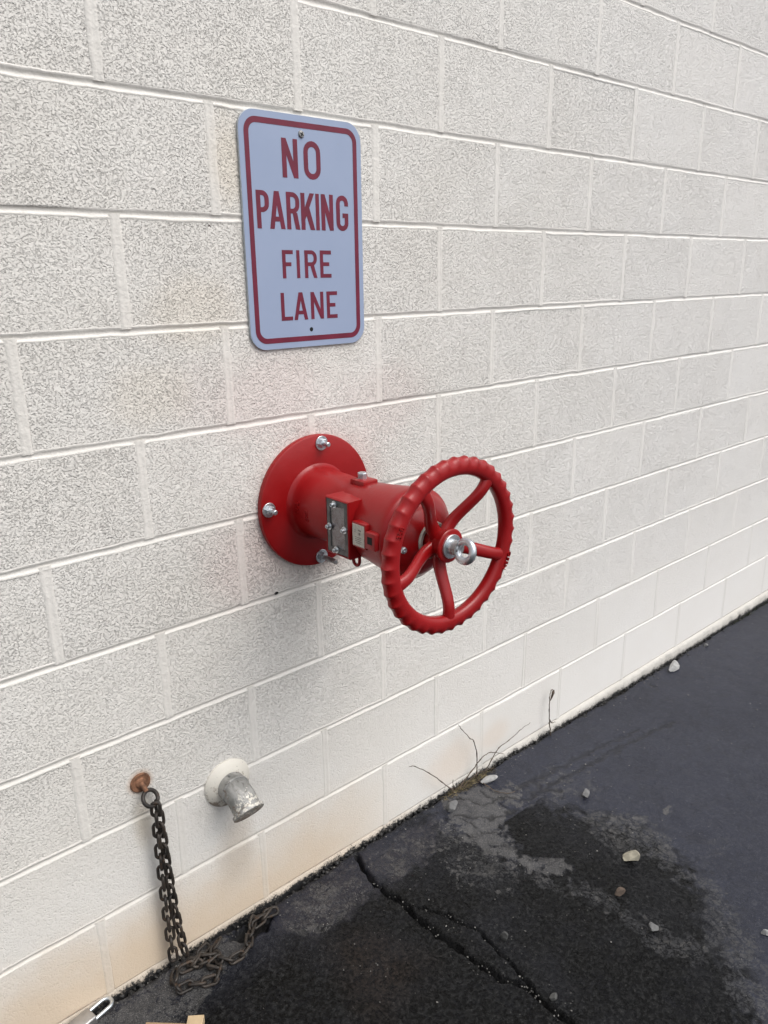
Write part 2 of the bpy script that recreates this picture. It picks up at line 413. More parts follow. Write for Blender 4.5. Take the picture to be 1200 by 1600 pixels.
MAT_MOSS = plain('wall_moss', (0.05, 0.065, 0.022), 0.9, 0, 0.002, 0.5, 90)
MAT_DEBRIS = plain('tar_crumbs', (0.018, 0.018, 0.018), 0.6, 0, 0.002, 0.6, 45)
MAT_GRAVEL = plain('gravel', (0.15, 0.145, 0.135), 0.8, 0, 0.002, 0.5, 25)
MAT_CARD = plain('raw_board', (0.44, 0.33, 0.20), 0.75, 0, 0.001, 0.12, 22)

# ------------------------------------------------------------------ ground
def pavement_z(x):
    x = np.asarray(x, float)
    return np.where(x < 0.9, 0.0, np.where(x < 2.0, -0.030 * (x - 0.9) / 1.1, -0.030 - 0.006 * np.minimum(x - 2.0, 8)))
CRACK = [(0.477, -0.030), (0.462, -0.08), (0.451, -0.128), (0.446, -0.153), (0.457, -0.249), (0.452, -0.296), (0.457, -0.376), (0.466, -0.455),
         (0.471, -0.49), (0.475, -0.55), (0.502, -0.596), (0.500, -0.626), (0.497, -0.666), (0.501, -0.713), (0.49, -0.80), (0.50, -0.92), (0.48, -1.10)]
CRACK2 = [(0.478, -0.27), (0.498, -0.313), (0.523, -0.368), (0.537, -0.427), (0.530, -0.484), (0.521, -0.540), (0.512, -0.592), (0.501, -0.63)]
CRACK3 = [(1.952, -0.045), (1.944, -0.066), (1.927, -0.13)]
GROOVES = [[(1.02, -0.13), (1.053, -0.137), (1.303, -0.162), (1.62, -0.20)], [(1.03, -0.185), (1.25, -0.205), (1.443, -0.216), (1.75, -0.25)],
           [(1.10, -0.145), (1.09, -0.19), (1.12, -0.23)]]
def polydist(P, X, Y):
    d = np.full(X.shape, 9.0)
    for (ax, ay), (bx, by) in zip(P[:-1], P[1:]):
        ux, uy = bx - ax, by - ay; L2 = ux * ux + uy * uy
        t = np.clip(((X - ax) * ux + (Y - ay) * uy) / L2, 0, 1)
        d = np.minimum(d, np.hypot(X - ax - t * ux, Y - ay - t * uy))
    return d
def gap_edge(x):
    x = np.asarray(x, float)
    return -0.019 - 0.018 * (fbm(x * 5, x * 0, 3) - 0.4) - 0.014 * (fbm(x * 34, x * 0, 8, 3) - 0.5)
def build_ground():
    def grow(a, b, s):
        o = []; v = a; sgn = 1 if b > a else -1; st = s
        while abs(v - a) < abs(b - a): st *= 1.35; v += sgn * st; o.append(v)
        return o
    xs = list(np.arange(-0.55, 1.75, 0.0043)); x2 = list(np.arange(1.75, 3.5, 0.009))
    xs = list(reversed(grow(xs[0], -60, 0.006))) + xs + x2 + grow(x2[-1], 60, 0.01)
    ys = list(np.arange(-1.12, 0.02, 0.0043))
    ys = list(reversed(grow(ys[0], -60, 0.006))) + ys + grow(ys[-1], 60, 0.02)
    xs = np.array(xs); ys = np.array(ys); nx, ny = len(xs), len(ys)
    X, Y = np.meshgrid(xs, ys)
    wx = X + 0.10 * (fbm(X * 7, Y * 7, 21) - 0.5); wy = Y + 0.10 * (fbm(X * 7, Y * 7, 22) - 0.5)
    wx2 = X + 0.035 * (fbm(X * 38, Y * 38, 31, 3) - 0.5); wy2 = Y + 0.035 * (fbm(X * 38, Y * 38, 32, 3) - 0.5)
    n = fbm(X * 9, Y * 9, 5); nf = fbm(X * 55, Y * 55, 6, 3)
    E = lambda cx, cy, a, b, ang=0.0: np.hypot(((wx - cx) * math.cos(ang) + (wy - cy) * math.sin(ang)) / a, (-(wx - cx) * math.sin(ang) + (wy - cy) * math.cos(ang)) / b)
    B = lambda *a: sst(1.08, 0.86, E(*a) + 0.35 * (nf - 0.5))
    # wet black zone: everything left of the arc seen in the photograph
    ARC = [(0.72, -0.14), (0.87, -0.215), (0.977, -0.20), (1.066, -0.32), (1.10, -0.45), (1.125, -0.525), (1.08, -0.70), (1.007, -0.786), (0.914, -0.877), (0.79, -0.977), (0.6, -1.2)]
    px_ = np.array([p[0] for p in ARC]); py_ = np.array([p[1] for p in ARC])
    lim = np.interp(-(wy * 0.5 + wy2 * 0.5), -py_, px_)
    wet = sst(0.07, -0.05, (wx * 0.3 + wx2 * 0.7) - lim + 0.16 * (nf - 0.5)) * sst(0.3, -0.1, Y + 0.05)
    wet = np.maximum(wet * (0.72 + 0.5 * n), 0)
    left = sst(0.42, 0.30, wx)              # left of the crack
    wet *= 1 - 0.55 * sst(-0.20, -0.05, wy + 0.05 * (n - .5)) * sst(0.75, 0.6, wx)
    PATCH = {
        'S1': [(0.804, -0.04), (0.951, -0.042), (0.98, -0.093), (1.046, -0.128), (1.008, -0.202), (0.945, -0.168), (0.838, -0.244), (0.808, -0.336), (0.86, -0.421), (0.838, -0.455), (0.796, -0.42), (0.762, -0.295), (0.75, -0.195), (0.769, -0.119)],
        'S1b': [(0.98, -0.093), (1.191, -0.117), (1.298, -0.215), (1.219, -0.323), (1.088, -0.32), (1.005, -0.204)],
        'S2': [(1.066, -0.322), (1.128, -0.357), (1.197, -0.464), (1.161, -0.578), (1.077, -0.688), (1.036, -0.669), (1.078, -0.58), (0.991, -0.52), (1.013, -0.483), (1.031, -0.398)],
        'S3': [(0.786, -0.353), (0.816, -0.453), (0.881, -0.546), (0.873, -0.606), (0.866, -0.663), (0.872, -0.729), (0.905, -0.788), (0.893, -0.848), (0.829, -0.818), (0.796, -0.705), (0.821, -0.607), (0.793, -0.517), (0.752, -0.43)],
        'S4': [(0.744, -0.053), (0.806, -0.173), (0.773, -0.285), (0.765, -0.371), (0.68, -0.415), (0.618, -0.343), (0.598, -0.256), (0.639, -0.144)],
        'B1': [(0.491, -0.039), (0.732, -0.064), (0.683, -0.144), (0.584, -0.171), (0.502, -0.186), (0.467, -0.137)],
        'B2': [(0.335, -0.018), (0.473, -0.052), (0.434, -0.16), (0.338, -0.187), (0.248, -0.167), (0.179, -0.075)],
        'S5': [(0.877, -0.847), (0.914, -0.933), (0.893, -1.037), (0.808, -0.995), (0.791, -0.923)],
        'BL': [(1.109, -0.682), (1.12, -0.727), (1.043, -0.822), (1.008, -0.91), (0.92, -0.939), (0.87, -0.868), (0.939, -0.789)],
    }
    def inside(P):
        px1 = X * 0.35 + wx2 * 0.65; py1 = Y * 0.35 + wy2 * 0.65
        ins = np.zeros(X.shape, bool); q = P + [P[0]]
        for (ax, ay), (bx, by) in zip(q[:-1], q[1:]):
            if ay == by: continue
            c = ((ay > py1) != (by > py1)) & (px1 < (bx - ax) * (py1 - ay) / (by - ay) + ax); ins ^= c
        d = polydist(q, px1, py1); return sst(-0.024, 0.026, np.where(ins, d, -d) + 0.085 * (nf - 0.5))
    A = {k_: inside(v_) for k_, v_ in PATCH.items()}
    silt = np.maximum.reduce([1.05 * A['S1'], 0.40 * A['S1b'], 0.36 * A['S2'], 0.26 * A['S3'], 0.36 * A['S4'], 0.40 * A['B1'], 0.40 * A['B2'], 0.26 * A['S5'],
                              0.75 * B(-0.17, -0.08, 0.17, 0.07), 0.7 * B(0.0, -0.06, 0.11, 0.045), 0.58 * B(0.29, -0.10, 0.13, 0.07),
                              0.8 * sst(1.1, 0.5, np.hypot((wx2 - 1.285) / 0.030, (wy2 + 0.50) / 0.012)), 0.30 * B(1.25, -0.66, 0.06, 0.05)])
    silt *= 0.75 + 0.5 * n
    wet = np.clip(wet * (1 - 0.5 * np.maximum(A['B1'], A['B2'])) * (1 - 0.75 * A['S1']) * (1 - 0.35 * A['BL']), 0, 1)
    rust = np.maximum(sst(1.1, 0.3, E(0.28, -0.33, 0.13, 0.16)) * (0.4 + n), 0.45 * np.maximum(A['B1'], A['B2']))
    # height
    Z = pavement_z(X).copy()
    near = sst(6, 3, np.hypot(X - 1, Y + .5))
    Z += near * (0.010 * (fbm(X * 1.7, Y * 1.7, 11, 3) - 0.5) + 0.0035 * (fbm(X * 16, Y * 16, 12, 3) - 0.5)) * sst(0.0, -0.15, Y)
    Z += near * 0.0022 * (nf - 0.5) * (0.4 + wet)
    cw = 0.0030 + 0.0045 * (fbm(X * 24, Y * 24, 14, 2) - 0.35)
    kx = X + 0.45 * (wx2 - X); ky = Y + 0.45 * (wy2 - Y)
    d1 = polydist(CRACK, kx, ky); d2 = polydist(CRACK2, kx, ky); d3 = polydist(CRACK3, wx2, wy2)
    c1 = sst(cw + 0.0045, cw - 0.001, d1); c2 = 0.85 * sst(0.45 * cw + 0.0035, 0.4 * cw - 0.001, d2); c3 = sst(0.007, 0.001, d3) * 0.6
    crack = np.maximum(np.maximum(c1, c2), c3)
    gr = np.zeros_like(X)
    for g in GROOVES: gr = np.maximum(gr, sst(0.016, 0.003, polydist(g, wx2, wy2)))
    gr *= 0.4 + 0.8 * n
    # hairline crazing in the dried silt by the weeds
    for g in ([(0.80, -0.10), (0.86, -0.16), (0.93, -0.20), (1.0, -0.22)], [(0.86, -0.05), (0.89, -0.11), (0.97, -0.14), (1.02, -0.19)], [(0.80, -0.12), (0.80, -0.19), (0.86, -0.25)], [(0.93, -0.06), (0.94, -0.15), (0.92, -0.24)]):
        crack = np.maximum(crack, 0.75 * sst(0.0055, 0.001, polydist(g, wx2 + 0.3 * (wx - X), wy2 + 0.3 * (wy - Y))))
    Z -= 0.022 * np.maximum(c1, c2) + 0.006 * np.maximum(crack, 0) * 0.5 + 0.004 * gr
    ye = gap_edge(X)
    gapm = sst(-0.002, 0.007, Y - ye)
    Z -= gapm * (0.030 + 0.012 * (nf - 0.5)) * near
    hole = sst(1.1, 0.7, np.hypot((wx2 - 0.125) / 0.055, (wy2 + 0.048) / 0.030))     # broken-out hollow by the chain end
    Z -= 0.022 * hole
    tar = np.clip(np.maximum.reduce([crack * 0.95, gapm, hole, 0.55 * gr]), 0, 1)
    tar = np.maximum(tar, 0.8 * sst(0.014, 0.0, np.abs(Y - ye + 0.012 * (nf - .5))) * (n > 0.42))
    V = np.stack([X, Y, Z], -1).reshape(-1, 3)
    idx = np.arange(nx * ny).reshape(ny, nx)
    F = np.stack([idx[:-1, :-1], idx[:-1, 1:], idx[1:, 1:], idx[1:, :-1]], -1).reshape(-1, 4)
    me = bpy.data.meshes.new('ground')
    me.vertices.add(len(V)); me.vertices.foreach_set('co', V.ravel())
    me.loops.add(F.size); me.loops.foreach_set('vertex_index', F.ravel().astype(np.int32))
    me.polygons.add(len(F)); me.polygons.foreach_set('loop_start', np.arange(0, F.size, 4, dtype=np.int32))
    me.update(calc_edges=True)
    for nm, a in (('silt', silt), ('wet', wet), ('tar', tar), ('rust', rust), ('craze', np.maximum.reduce([0.9 * A['S2'], 0.8 * A['S3'], 0.8 * A['S5'], 0.75 * A['BL'], 0.5 * A['S4'], 0.35 * A['B1']])), ('fleck', np.maximum.reduce([A['S4'], 0.8 * A['S3'], 0.7 * A['S2'], 0.5 * A['S5'], 0.45 * A['BL']]))):
        at = me.attributes.new(nm, 'FLOAT', 'POINT'); at.data.foreach_set('value', np.clip(a, 0, 1.5).ravel().astype(np.float32))
    o = link('ground', me, MAT_GROUND, smooth=180)
    o['kind'] = 'structure'
build_ground()
gz = lambda x, y=0: float(pavement_z(x))

# ------------------------------------------------------------------ block wall
HB, WB = 0.2032, 0.4064
Z0 = 2.04                       # bed joint 0
JB = 0.0105
wall = empty('block_wall', (1.0, 0.1, 0.008))
prop(wall, 'long cream painted concrete block wall with tooled joints', 'wall')
wi = Matrix.Translation((-1.0, -0.1, -0.008))
def blockmesh(seed, w=WB - JB, h=HB - JB, d=0.19):
    rg = random.Random(seed)
    J = lambda a: rg.uniform(-a, a)
    def ring(ins, y, jit):
        q = []
        for (sx, sz) in ((-1, -1), (0, -1), (1, -1), (1, 0), (1, 1), (0, 1), (-1, 1), (-1, 0)):
            q.append((sx * (w / 2 - ins) + (J(jit) if sx else 0), y, sz * (h / 2 - ins) + (J(jit) if sz else 0)))
        return q
    V = ring(0, d, 0) + ring(0, 0.005, 0.0006) + ring(0.0012, 0.0014, 0.0006) + ring(0.0040, 0.0, 0.0008)
    F = []
    for i in range(3):
        for k in range(8): F.append((i * 8 + k, i * 8 + (k + 1) % 8, i * 8 + 8 + (k + 1) % 8, i * 8 + 8 + k))
    F.append(tuple(24 + k for k in range(8)))
    me = fixn(mesh('concrete_block', V, F))
    if me.polygons[len(F) - 1].normal.y > 0: me.flip_normals()
    me.materials.append(MAT_BLOCK)
    me.polygons.foreach_set('use_smooth', [len(p.vertices) == 4 for p in me.polygons])
    return me
BM = [blockmesh(s) for s in range(8)]
rest = []
rb = random.Random(3)
for b in range(10, -11, -1):         # course with its upper bed at index b-1
    zc = Z0 - HB * b + HB / 2
    off = -1 if (b % 2 == 0) else 0   # half-block offset of the head joints
    for kx in range(-14, 28):
        x0 = (off + 2 * kx) * 0.2032
        xc = x0 + WB / 2
        if not (-4.4 < xc < 9.6): continue
        near = -0.75 < xc < 3.75 and zc < 2.75
        p = Vector((xc + rb.uniform(-.0012, .0012), 0.0005 + rb.uniform(-.001, .001), zc + rb.uniform(-.0010, .0010)))
        rot = Matrix.Rotation(R(rb.uniform(-.12, .12)), 4, 'Y') @ Matrix.Rotation(R(rb.uniform(-.2, .2)), 4, 'X') @ Matrix.Rotation(R(rb.uniform(-.12, .12)), 4, 'Z')
        if near:
            o = bpy.data.objects.new('concrete_block', BM[rb.randrange(8)]); C.objects.link(o)
            o.parent = wall; o.matrix_parent_inverse = wi; o.matrix_basis = T(*p) @ rot
        else: rest.append((p, rot, rb.randrange(8)))
V = []; F = []
for p, rot, k in rest:
    b0 = len(V); V += [p + rot @ v.co for v in BM[k].vertices]; F += [tuple(b0 + i for i in q.vertices) for q in BM[k].polygons]
o = link('concrete_blocks_beyond', mesh('rest', V, F), MAT_BLOCK, wall); o.matrix_parent_inverse = wi; o['kind'] = 'stuff'

# mortar: one concave bed strip for each joint, one head strip for each block end
def strip(L0, L1, step, half, depth, proud, seed, horiz, fixed, wav=0.0012):
    s = np.arange(L0, L1 + step * .5, step); nn = len(s)
    n1 = fbm(s * 9, s * 0 + fixed * 3.1, seed, 3) - 0.5; n2 = fbm(s * 26, s * 0 + fixed * 5.7, seed + 5, 3) - 0.5
    n3 = fbm(s * 26, s * 0 - fixed * 5.7, seed + 9, 3) - 0.5; n4 = fbm(s * 7, s * 0 + fixed, seed + 13, 2)
    V = []
    for i in range(nn):
        c = wav * 2 * n1[i]; up = half + 0.0050 * max(n2[i], -0.25); dn = half + 0.0050 * max(n3[i], -0.25)
        dp = depth * (0.65 + 0.7 * n4[i])
        prof = ((up + 0.0042, 0.0014), (up + 0.0012, -0.0004), (up * 0.62, dp * 0.62), (up * 0.15, dp), (-dn * 0.25, dp * 0.95), (-dn * 0.66, dp * 0.55), (-dn - 0.0010, -0.0006), (-dn - 0.0040, 0.0014)) if horiz else (
                (up + 0.0050, 0.0014), (up + 0.0012, -0.0006), (up * 0.6, dp * 0.7 - 0.0006), (up * 0.2, dp - 0.0006), (-dn * 0.25, dp - 0.0006), (-dn * 0.62, dp * 0.7 - 0.0006), (-dn - 0.0012, -0.0006), (-dn - 0.0050, 0.0014))
        for t, y in prof:
            V.append((s[i], y, fixed + c + t) if horiz else (fixed + c + t, y, s[i]))
    m = 8; F = []
    for i in range(nn - 1):
        for k in range(m - 1): F.append((i * m + k, i * m + k + 1, i * m + m + k + 1, i * m + m + k))
    me = mesh('mortar_joint', V, F)
    bm = bmesh.new(); bm.from_mesh(me)
    for f in bm.faces:
        if f.normal.y > 0: f.normal_flip()
    bm.to_mesh(me); bm.free()
    return me
for b in range(10, -11, -1):
    zj = Z0 - HB * b
    if b == 10: continue
    o = link('bed_joint', strip(-4.4, 9.6, 0.008 if zj < 2.6 else 0.05, 0.0062, 0.0038, 0.0005, 40 + b, True, zj), MAT_MORTAR, wall, smooth=180); o.matrix_parent_inverse = wi
rj = random.Random(11)
far = []
for b in range(10, -11, -1):
    zt = Z0 - HB * (b - 1); off = -1 if (b % 2 == 0) else 0
    for kx in range(-14, 28):
        x0 = (off + 2 * kx) * 0.2032
        if not (-4.4 < x0 < 9.6): continue
        near = -0.6 < x0 < 3.6 and zt < 2.8
        wide = x0 < 0.7
        me = strip(zt - HB + 0.004, zt - 0.004, 0.009 if near else 0.05, 0.0062 if wide else 0.0050, rj.uniform(0.0002, 0.0010) if wide else rj.uniform(0.0003, 0.0016), 0.0005, 90 + b * 3 + kx, False, x0, 0.001)
        if near:
            o = link('head_joint', me, MAT_MORTAR, wall, smooth=180); o.matrix_parent_inverse = wi
        else: far.append(me)
o = link('head_joints_beyond', join(far), MAT_MORTAR, wall, smooth=180); o.matrix_parent_inverse = wi; o['kind'] = 'stuff'
# footing ledge under the lowest course
xs = np.arange(-4.4, 9.6, 0.0085)
n1 = fbm(xs * 7, xs * 0, 71) - .5; n2 = fbm(xs * 40, xs * 0, 72, 3) - .5; n3 = fbm(xs * 40, xs * 0 + 4, 73, 3) - .5
V = []; m = 7
for i, x in enumerate(xs):
    o_ = 0.004 * n1[i]
    q_ = float(sst(0.85, 1.5, x)); wq = 0.0005 + 0.004 * q_; dz = 0.001 * (1 - q_)
    for y, z in ((0.012, 0.0125 + dz), (0.002, 0.0110 + o_ + dz), (-0.001 - .5 * wq + .003 * n2[i], 0.0075 + o_ + dz), (-0.003 - wq + .006 * n2[i], -0.004 + o_ + dz), (-0.004 - wq + .012 * n3[i], -0.018), (-0.004 - wq + .010 * n2[i], -0.040), (-0.004, -0.12)):
        V.append((x, y, z))
F = [(i * m + k, i * m + k + 1, i * m + m + k + 1, i * m + m + k) for i in range(len(xs) - 1) for k in range(m - 1)]
o = link('footing', fixn(mesh('footing', V, F)), MAT_FOOT, wall, smooth=180); o.matrix_parent_inverse = wi
# core that backs the joints
o = link('wall_core', xf(box(14, 0.15, 4.2, 0), T(2.6, 0.085, 2.0)), MAT_MORTAR, wall); o.matrix_parent_inverse = wi
# black disc paints the shade of a small chip in the bed joint under the valve
o = link('joint_chip_shade', xf(revolve([(0, 0.006), (0.0012, 0.005), (0.0016, 0.002)], 9), T(0.287, 0.0, 0.826) @ Matrix.Diagonal((1, 1, 0.6, 1))), MAT_HOLE_SHADE, wall); o.matrix_parent_inverse = wi

# ------------------------------------------------------------------ no-parking sign
SX, SZ, SY = 0.411, 1.604, -0.0045
sign = empty('no_parking_sign', (SX, 0, SZ - 0.2286))
prop(sign, 'white and red NO PARKING FIRE LANE metal sign screwed to the wall', 'sign')
def arc(cx, cy, r, a0, a1, n=10, ry=None):
    ry = ry or r
    return [(cx + r * math.cos(R(a0 + (a1 - a0) * i / n)), cy + ry * math.sin(R(a0 + (a1 - a0) * i / n))) for i in range(n + 1)]
def rrect(w, h, r, n=10):
    w /= 2; h /= 2
    return arc(w - r, h - r, r, 0, 90, n) + arc(-w + r, h - r, r, 90, 180, n) + arc(-w + r, -h + r, r, 180, 270, n) + arc(w - r, -h + r, r, 270, 360, n)
def fill(loops, y=0.0):
    bm = bmesh.new()
    for lp in loops:
        q = []
        for p in lp:
            if not q or (abs(p[0] - q[-1][0]) + abs(p[1] - q[-1][1])) > 1e-7: q.append(p)
        if abs(q[0][0] - q[-1][0]) + abs(q[0][1] - q[-1][1]) < 1e-7: q.pop()
        vs = [bm.verts.new((x, y, z)) for x, z in q]
        for i in range(len(vs)): bm.edges.new((vs[i], vs[(i + 1) % len(vs)]))
    bmesh.ops.triangle_fill(bm, use_beauty=True, use_dissolve=False, edges=bm.edges[:])
    for f in bm.faces:
        f.normal_update()
        if f.normal.y > 0: f.normal_flip()
    me = bpy.data.meshes.new('print'); bm.to_mesh(me); bm.free(); return me
def glyph(ch, w, h, s):
    r = w / 2
    if ch == 'I': return [[(0, 0), (w, 0), (w, h), (0, h)]]
    if ch == 'L': return [[(0, 0), (w, 0), (w, s * .92), (s, s * .92), (s, h), (0, h)]]
    if ch in 'EF':
        a = [(0, 0), (w, 0), (w, s * .92), (s, s * .92)] if ch == 'E' else [(0, 0), (s, 0)]
        return [a + [(s, h * .5 - s * .45), (w * .82, h * .5 - s * .45), (w * .82, h * .5 + s * .45), (s, h * .5 + s * .45), (s, h - s * .92), (w, h - s * .92), (w, h), (0, h)]]
    if ch == 'O':
        return [arc(r, h - r, r, 0, 180) + arc(r, r, r, 180, 360), arc(r, h - r, r - s, 0, 180) + arc(r, r, r - s, 180, 360)]
    if ch in 'PR':
        q = min(w * .55, h * .27); lo = h * .43
        bowl = arc(w - q, lo + q, q, -90, 0) + arc(w - q, h - q, q, 0, 90) + [(0, h)]
        i = q - s
        hole = [(s, lo + s * .9), (w - q, lo + s * .9)] + arc(w - q, lo + s * .9 + i, i, -90, 0) + arc(w - q, h - s * .9 - i, i, 0, 90) + [(s, h - s * .9)]
        if ch == 'P': return [[(0, 0), (s, 0), (s, lo)] + bowl, hole]
        return [[(0, 0), (s, 0), (s, lo), (w * .46, lo), (w - s * 1.08, 0), (w, 0)] + [(w * .46 + s * 1.12, lo + q * .06)] + arc(w - q, lo + q, q, -60, 0) + arc(w - q, h - q, q, 0, 90) + [(0, h)], hole]
    if ch == 'A':
        a = 0.58 * s; g = (w / 2 - a) / h; f = 1.04 * s
        X = lambda y: f + y * g
        y0, y1 = .20 * h, .20 * h + .9 * s; yt = (w / 2 - f) / g
        return [[(0, 0), (f, 0), (X(y0), y0), (w - X(y0), y0), (w - f, 0), (w, 0), (w / 2 + a, h), (w / 2 - a, h)], [(X(y1), y1), (w - X(y1), y1), (w / 2, yt)]]
    if ch == 'N':
        t = 1.12 * s; d = t * h / (w - 2 * s + t)
        return [[(0, 0), (s, 0), (s, h - d), (w - s, 0), (w, 0), (w, h), (w - s, h), (w - s, d), (s, h), (0, h)]]
    if ch == 'K':
        sl_ = (h - .27 * h) / (w - s); Y = lambda x: .27 * h + (x - s) * sl_
        a, b = .40 * w, .40 * w + .75 * s
        return [[(0, 0), (s, 0), (s, .27 * h), (a, Y(a)), (w - 1.15 * s, 0), (w, 0), (b, Y(b)), (w, h), (w - 1.15 * s, h), (s, .27 * h + 1.15 * s * sl_), (s, h), (0, h)]]
    if ch == 'G':
        i = r - s
        return [[(w, .70 * h)] + arc(r, h - r, r, 0, 180) + arc(r, r, r, 180, 360) + [(w, .50 * h), (.52 * w, .50 * h), (.52 * w, .50 * h - .9 * s), (w - s, .50 * h - .9 * s)]
                + list(reversed(arc(r, r, i, 180, 360))) + list(reversed(arc(r, h - r, i, 0, 180))) + [(w - s, .70 * h)]]
# panel: solid rounded plate with a turned edge
pl = []
for y, ins in ((0.0, 0.0), (SY + 0.0006, 0.0), (SY, 0.0006)):
    pl.append([(x, y, z) for x, z in rrect(0.3048 - 2 * ins, 0.4572 - 2 * ins, 0.038 - ins, 10)])
n = len(pl[0]); V = sum(pl, []); F = [(i * n + k, i * n + (k + 1) % n, i * n + n + (k + 1) % n, i * n + n + k) for i in range(2) for k in range(n)]
F += [tuple(range(n)), tuple(2 * n + k for k in reversed(range(n)))]
def onsign(name, me, mat, y=0.0, smooth=None):
    o = link(name, me, mat, sign, smooth=smooth); o.location = (0, y, 0.2286); return o
onsign('panel', fixn(mesh('panel', V, F)), MAT_SIGNEDGE)
onsign('sheeting', fill([rrect(0.3025, 0.4549, 0.0369)]), MAT_SIGN, SY - 0.0004)
onsign('border', fill([rrect(0.2790, 0.4310, 0.0275), rrect(0.2575, 0.4095, 0.0175)]), MAT_SIGNRED, SY - 0.0008)
def word(items, z0, h, s):
    for ch, x0, x1 in items:
        o = onsign('letter', xf(fill(glyph(ch, x1 - x0, h, s)), T(x0, 0, z0)), MAT_SIGNRED, SY - 0.0008); o['label'] = 'dark red letter ' + ch
word([('N', -0.0540, -0.0153), ('O', -0.0007, 0.0421)], 0.1100, 0.0730, 0.0110)
word([('P', -0.1205, -0.0905), ('A', -0.0905, -0.0530), ('R', -0.0488, -0.0162), ('K', -0.0128, 0.0222), ('I', 0.0252, 0.0345), ('N', 0.0395, 0.0715), ('G', 0.0795, 0.1125)], 0.0117, 0.0717, 0.0102)
word([('F', -0.0655, -0.0381), ('I', -0.0296, -0.0215), ('R', -0.0090, 0.0234), ('E', 0.0315, 0.0617)], -0.0848, 0.0560, 0.0086)
word([('L', -0.0740, -0.0451), ('A', -0.0415, -0.0055), ('N', 0.0028, 0.0371), ('E', 0.0457, 0.0750)], -0.1703, 0.0567, 0.0086)
sc_ = onsign('screw', xf(revolve([(0, 0.0075), (0.0012, 0.0072), (0.0030, 0.0055), (0.0036, 0.0)], 24), T(-0.0045, 0, 0.1932)), MAT_STEEL, SY - 0.0004, 40)
sl2 = link('screw_slot_shade', xf(join([box(0.008, 0.001, 0.0016, 0), xf(box(0.0016, 0.0011, 0.008, 0), T(0, 0, 0))]), T(-0.0045, -0.0036, 0.1932) @ Matrix.Rotation(R(30), 4, 'Y')), MAT_HOLE_SHADE, sc_)  # black cross paints the shade in the screw's recess
onsign('bolt_hole_shade', xf(revolve([(0, 0.0046), (0.0002, 0.0044)], 20), T(0.0019, 0, -0.1916)), MAT_HOLE_SHADE, SY - 0.0005)  # black disc stands in for the shade inside the hole

# ------------------------------------------------------------------ red wall valve
AX, AZ = 0.406, 1.026
valve = empty('fire_valve', (AX, 0, AZ))
prop(valve, 'glossy red fire valve with spoked handwheel bolted to the wall', 'valve')
def vp(name, me, mat, parent=None, loc=(0, 0, 0), smooth=35):
    o = link(name, me, mat, parent or valve, smooth=smooth); o.location = loc; return o
flange = vp('flange', revolve([(-0.004, 0.153), (0.0, 0.1545), (0.009, 0.1555), (0.0125, 0.1540), (0.0145, 0.1505), (0.0150, 0.08)], 128), MAT_RED)
barrel = vp('barrel', revolve([(0.012, 0.094), (0.0155, 0.0885), (0.020, 0.0835), (0.027, 0.0805), (0.04, 0.0795), (0.095, 0.0785), (0.10, 0.0772), (0.170, 0.0772), (0.174, 0.0790), (0.200, 0.0792), (0.206, 0.0805), (0.25, 0.0845), (0.30, 0.0910),
                               (0.322, 0.0945), (0.332, 0.0960), (0.340, 0.0955), (0.3445, 0.0930), (0.3470, 0.0885), (0.356, 0.0840), (0.370, 0.0730), (0.381, 0.0570), (0.3865, 0.0440), (0.3875, 0.030)], 96), MAT_RED)
vp('gland_ring', revolve([(0.382, 0.0375), (0.390, 0.0372), (0.3925, 0.036), (0.393, 0.031), (0.389, 0.0305), (0.384, 0.029)], 64), plain('gland_metal', (0.42, 0.41, 0.36), 0.45, 0.5, None, 0.2))
vp('stem', revolve([(0.36, 0.014), (0.46, 0.014)], 32), MAT_STEEL)
# raised casting marks
def text(s, size, ext=0.0016):
    cu = bpy.data.curves.new('t', 'FONT'); cu.body = s; cu.size = size; cu.extrude = ext; cu.align_x = 'CENTER'; cu.align_y = 'CENTER'; cu.resolution_u = 3
    ob = bpy.data.objects.new('t', cu); C.objects.link(ob)
    dg = bpy.context.evaluated_depsgraph_get(); me = bpy.data.meshes.new_from_object(ob.evaluated_get(dg))
    bpy.data.objects.remove(ob); bpy.data.curves.remove(cu); return me
def on_barrel(s, size, d, r, a0):
    me = text(s, size)                       # u runs down round the barrel, v towards the wall
    for v in me.vertices:
        u, vv, e = v.co
        a = R(a0) + u / r
        v.co = ((r + e) * math.cos(a), -(d - vv), (r + e) * math.sin(a))
    me.materials.clear(); return me
vp('casting_mark', on_barrel('307', 0.021, 0.043, 0.0797, 175), MAT_RED, barrel)
vp('casting_mark', on_barrel('1202', 0.015, 0.077, 0.0788, 183), MAT_RED, barrel)
# anchor bolts
for k, (ang, out) in enumerate(((84, 0.030), (177, 0.030), (271, 0.058), (357, 0.030))):
    r_ = 0.1355
    x, z = r_ * math.cos(R(ang)), r_ * math.sin(R(ang))
    stud = vp('anchor_stud', revolve([(0.0, 0.0056), (0.012 + out, 0.0056), (0.0135 + out, 0.0042)], 20), MAT_ZINC if k != 2 else MAT_STEEL, loc=(x, 0, z))
    vp('washer', revolve([(0.0148, 0.0165), (0.0170, 0.0165), (0.0174, 0.0160), (0.0174, 0.006)], 36), MAT_ZINC, stud)
    nut = vp('nut', xf(hexa(0.0108, 0.0095), T(0, -0.0174, 0) @ Matrix.Rotation(R(17 * k), 4, 'Y')), MAT_ZINC, stud, smooth=20)
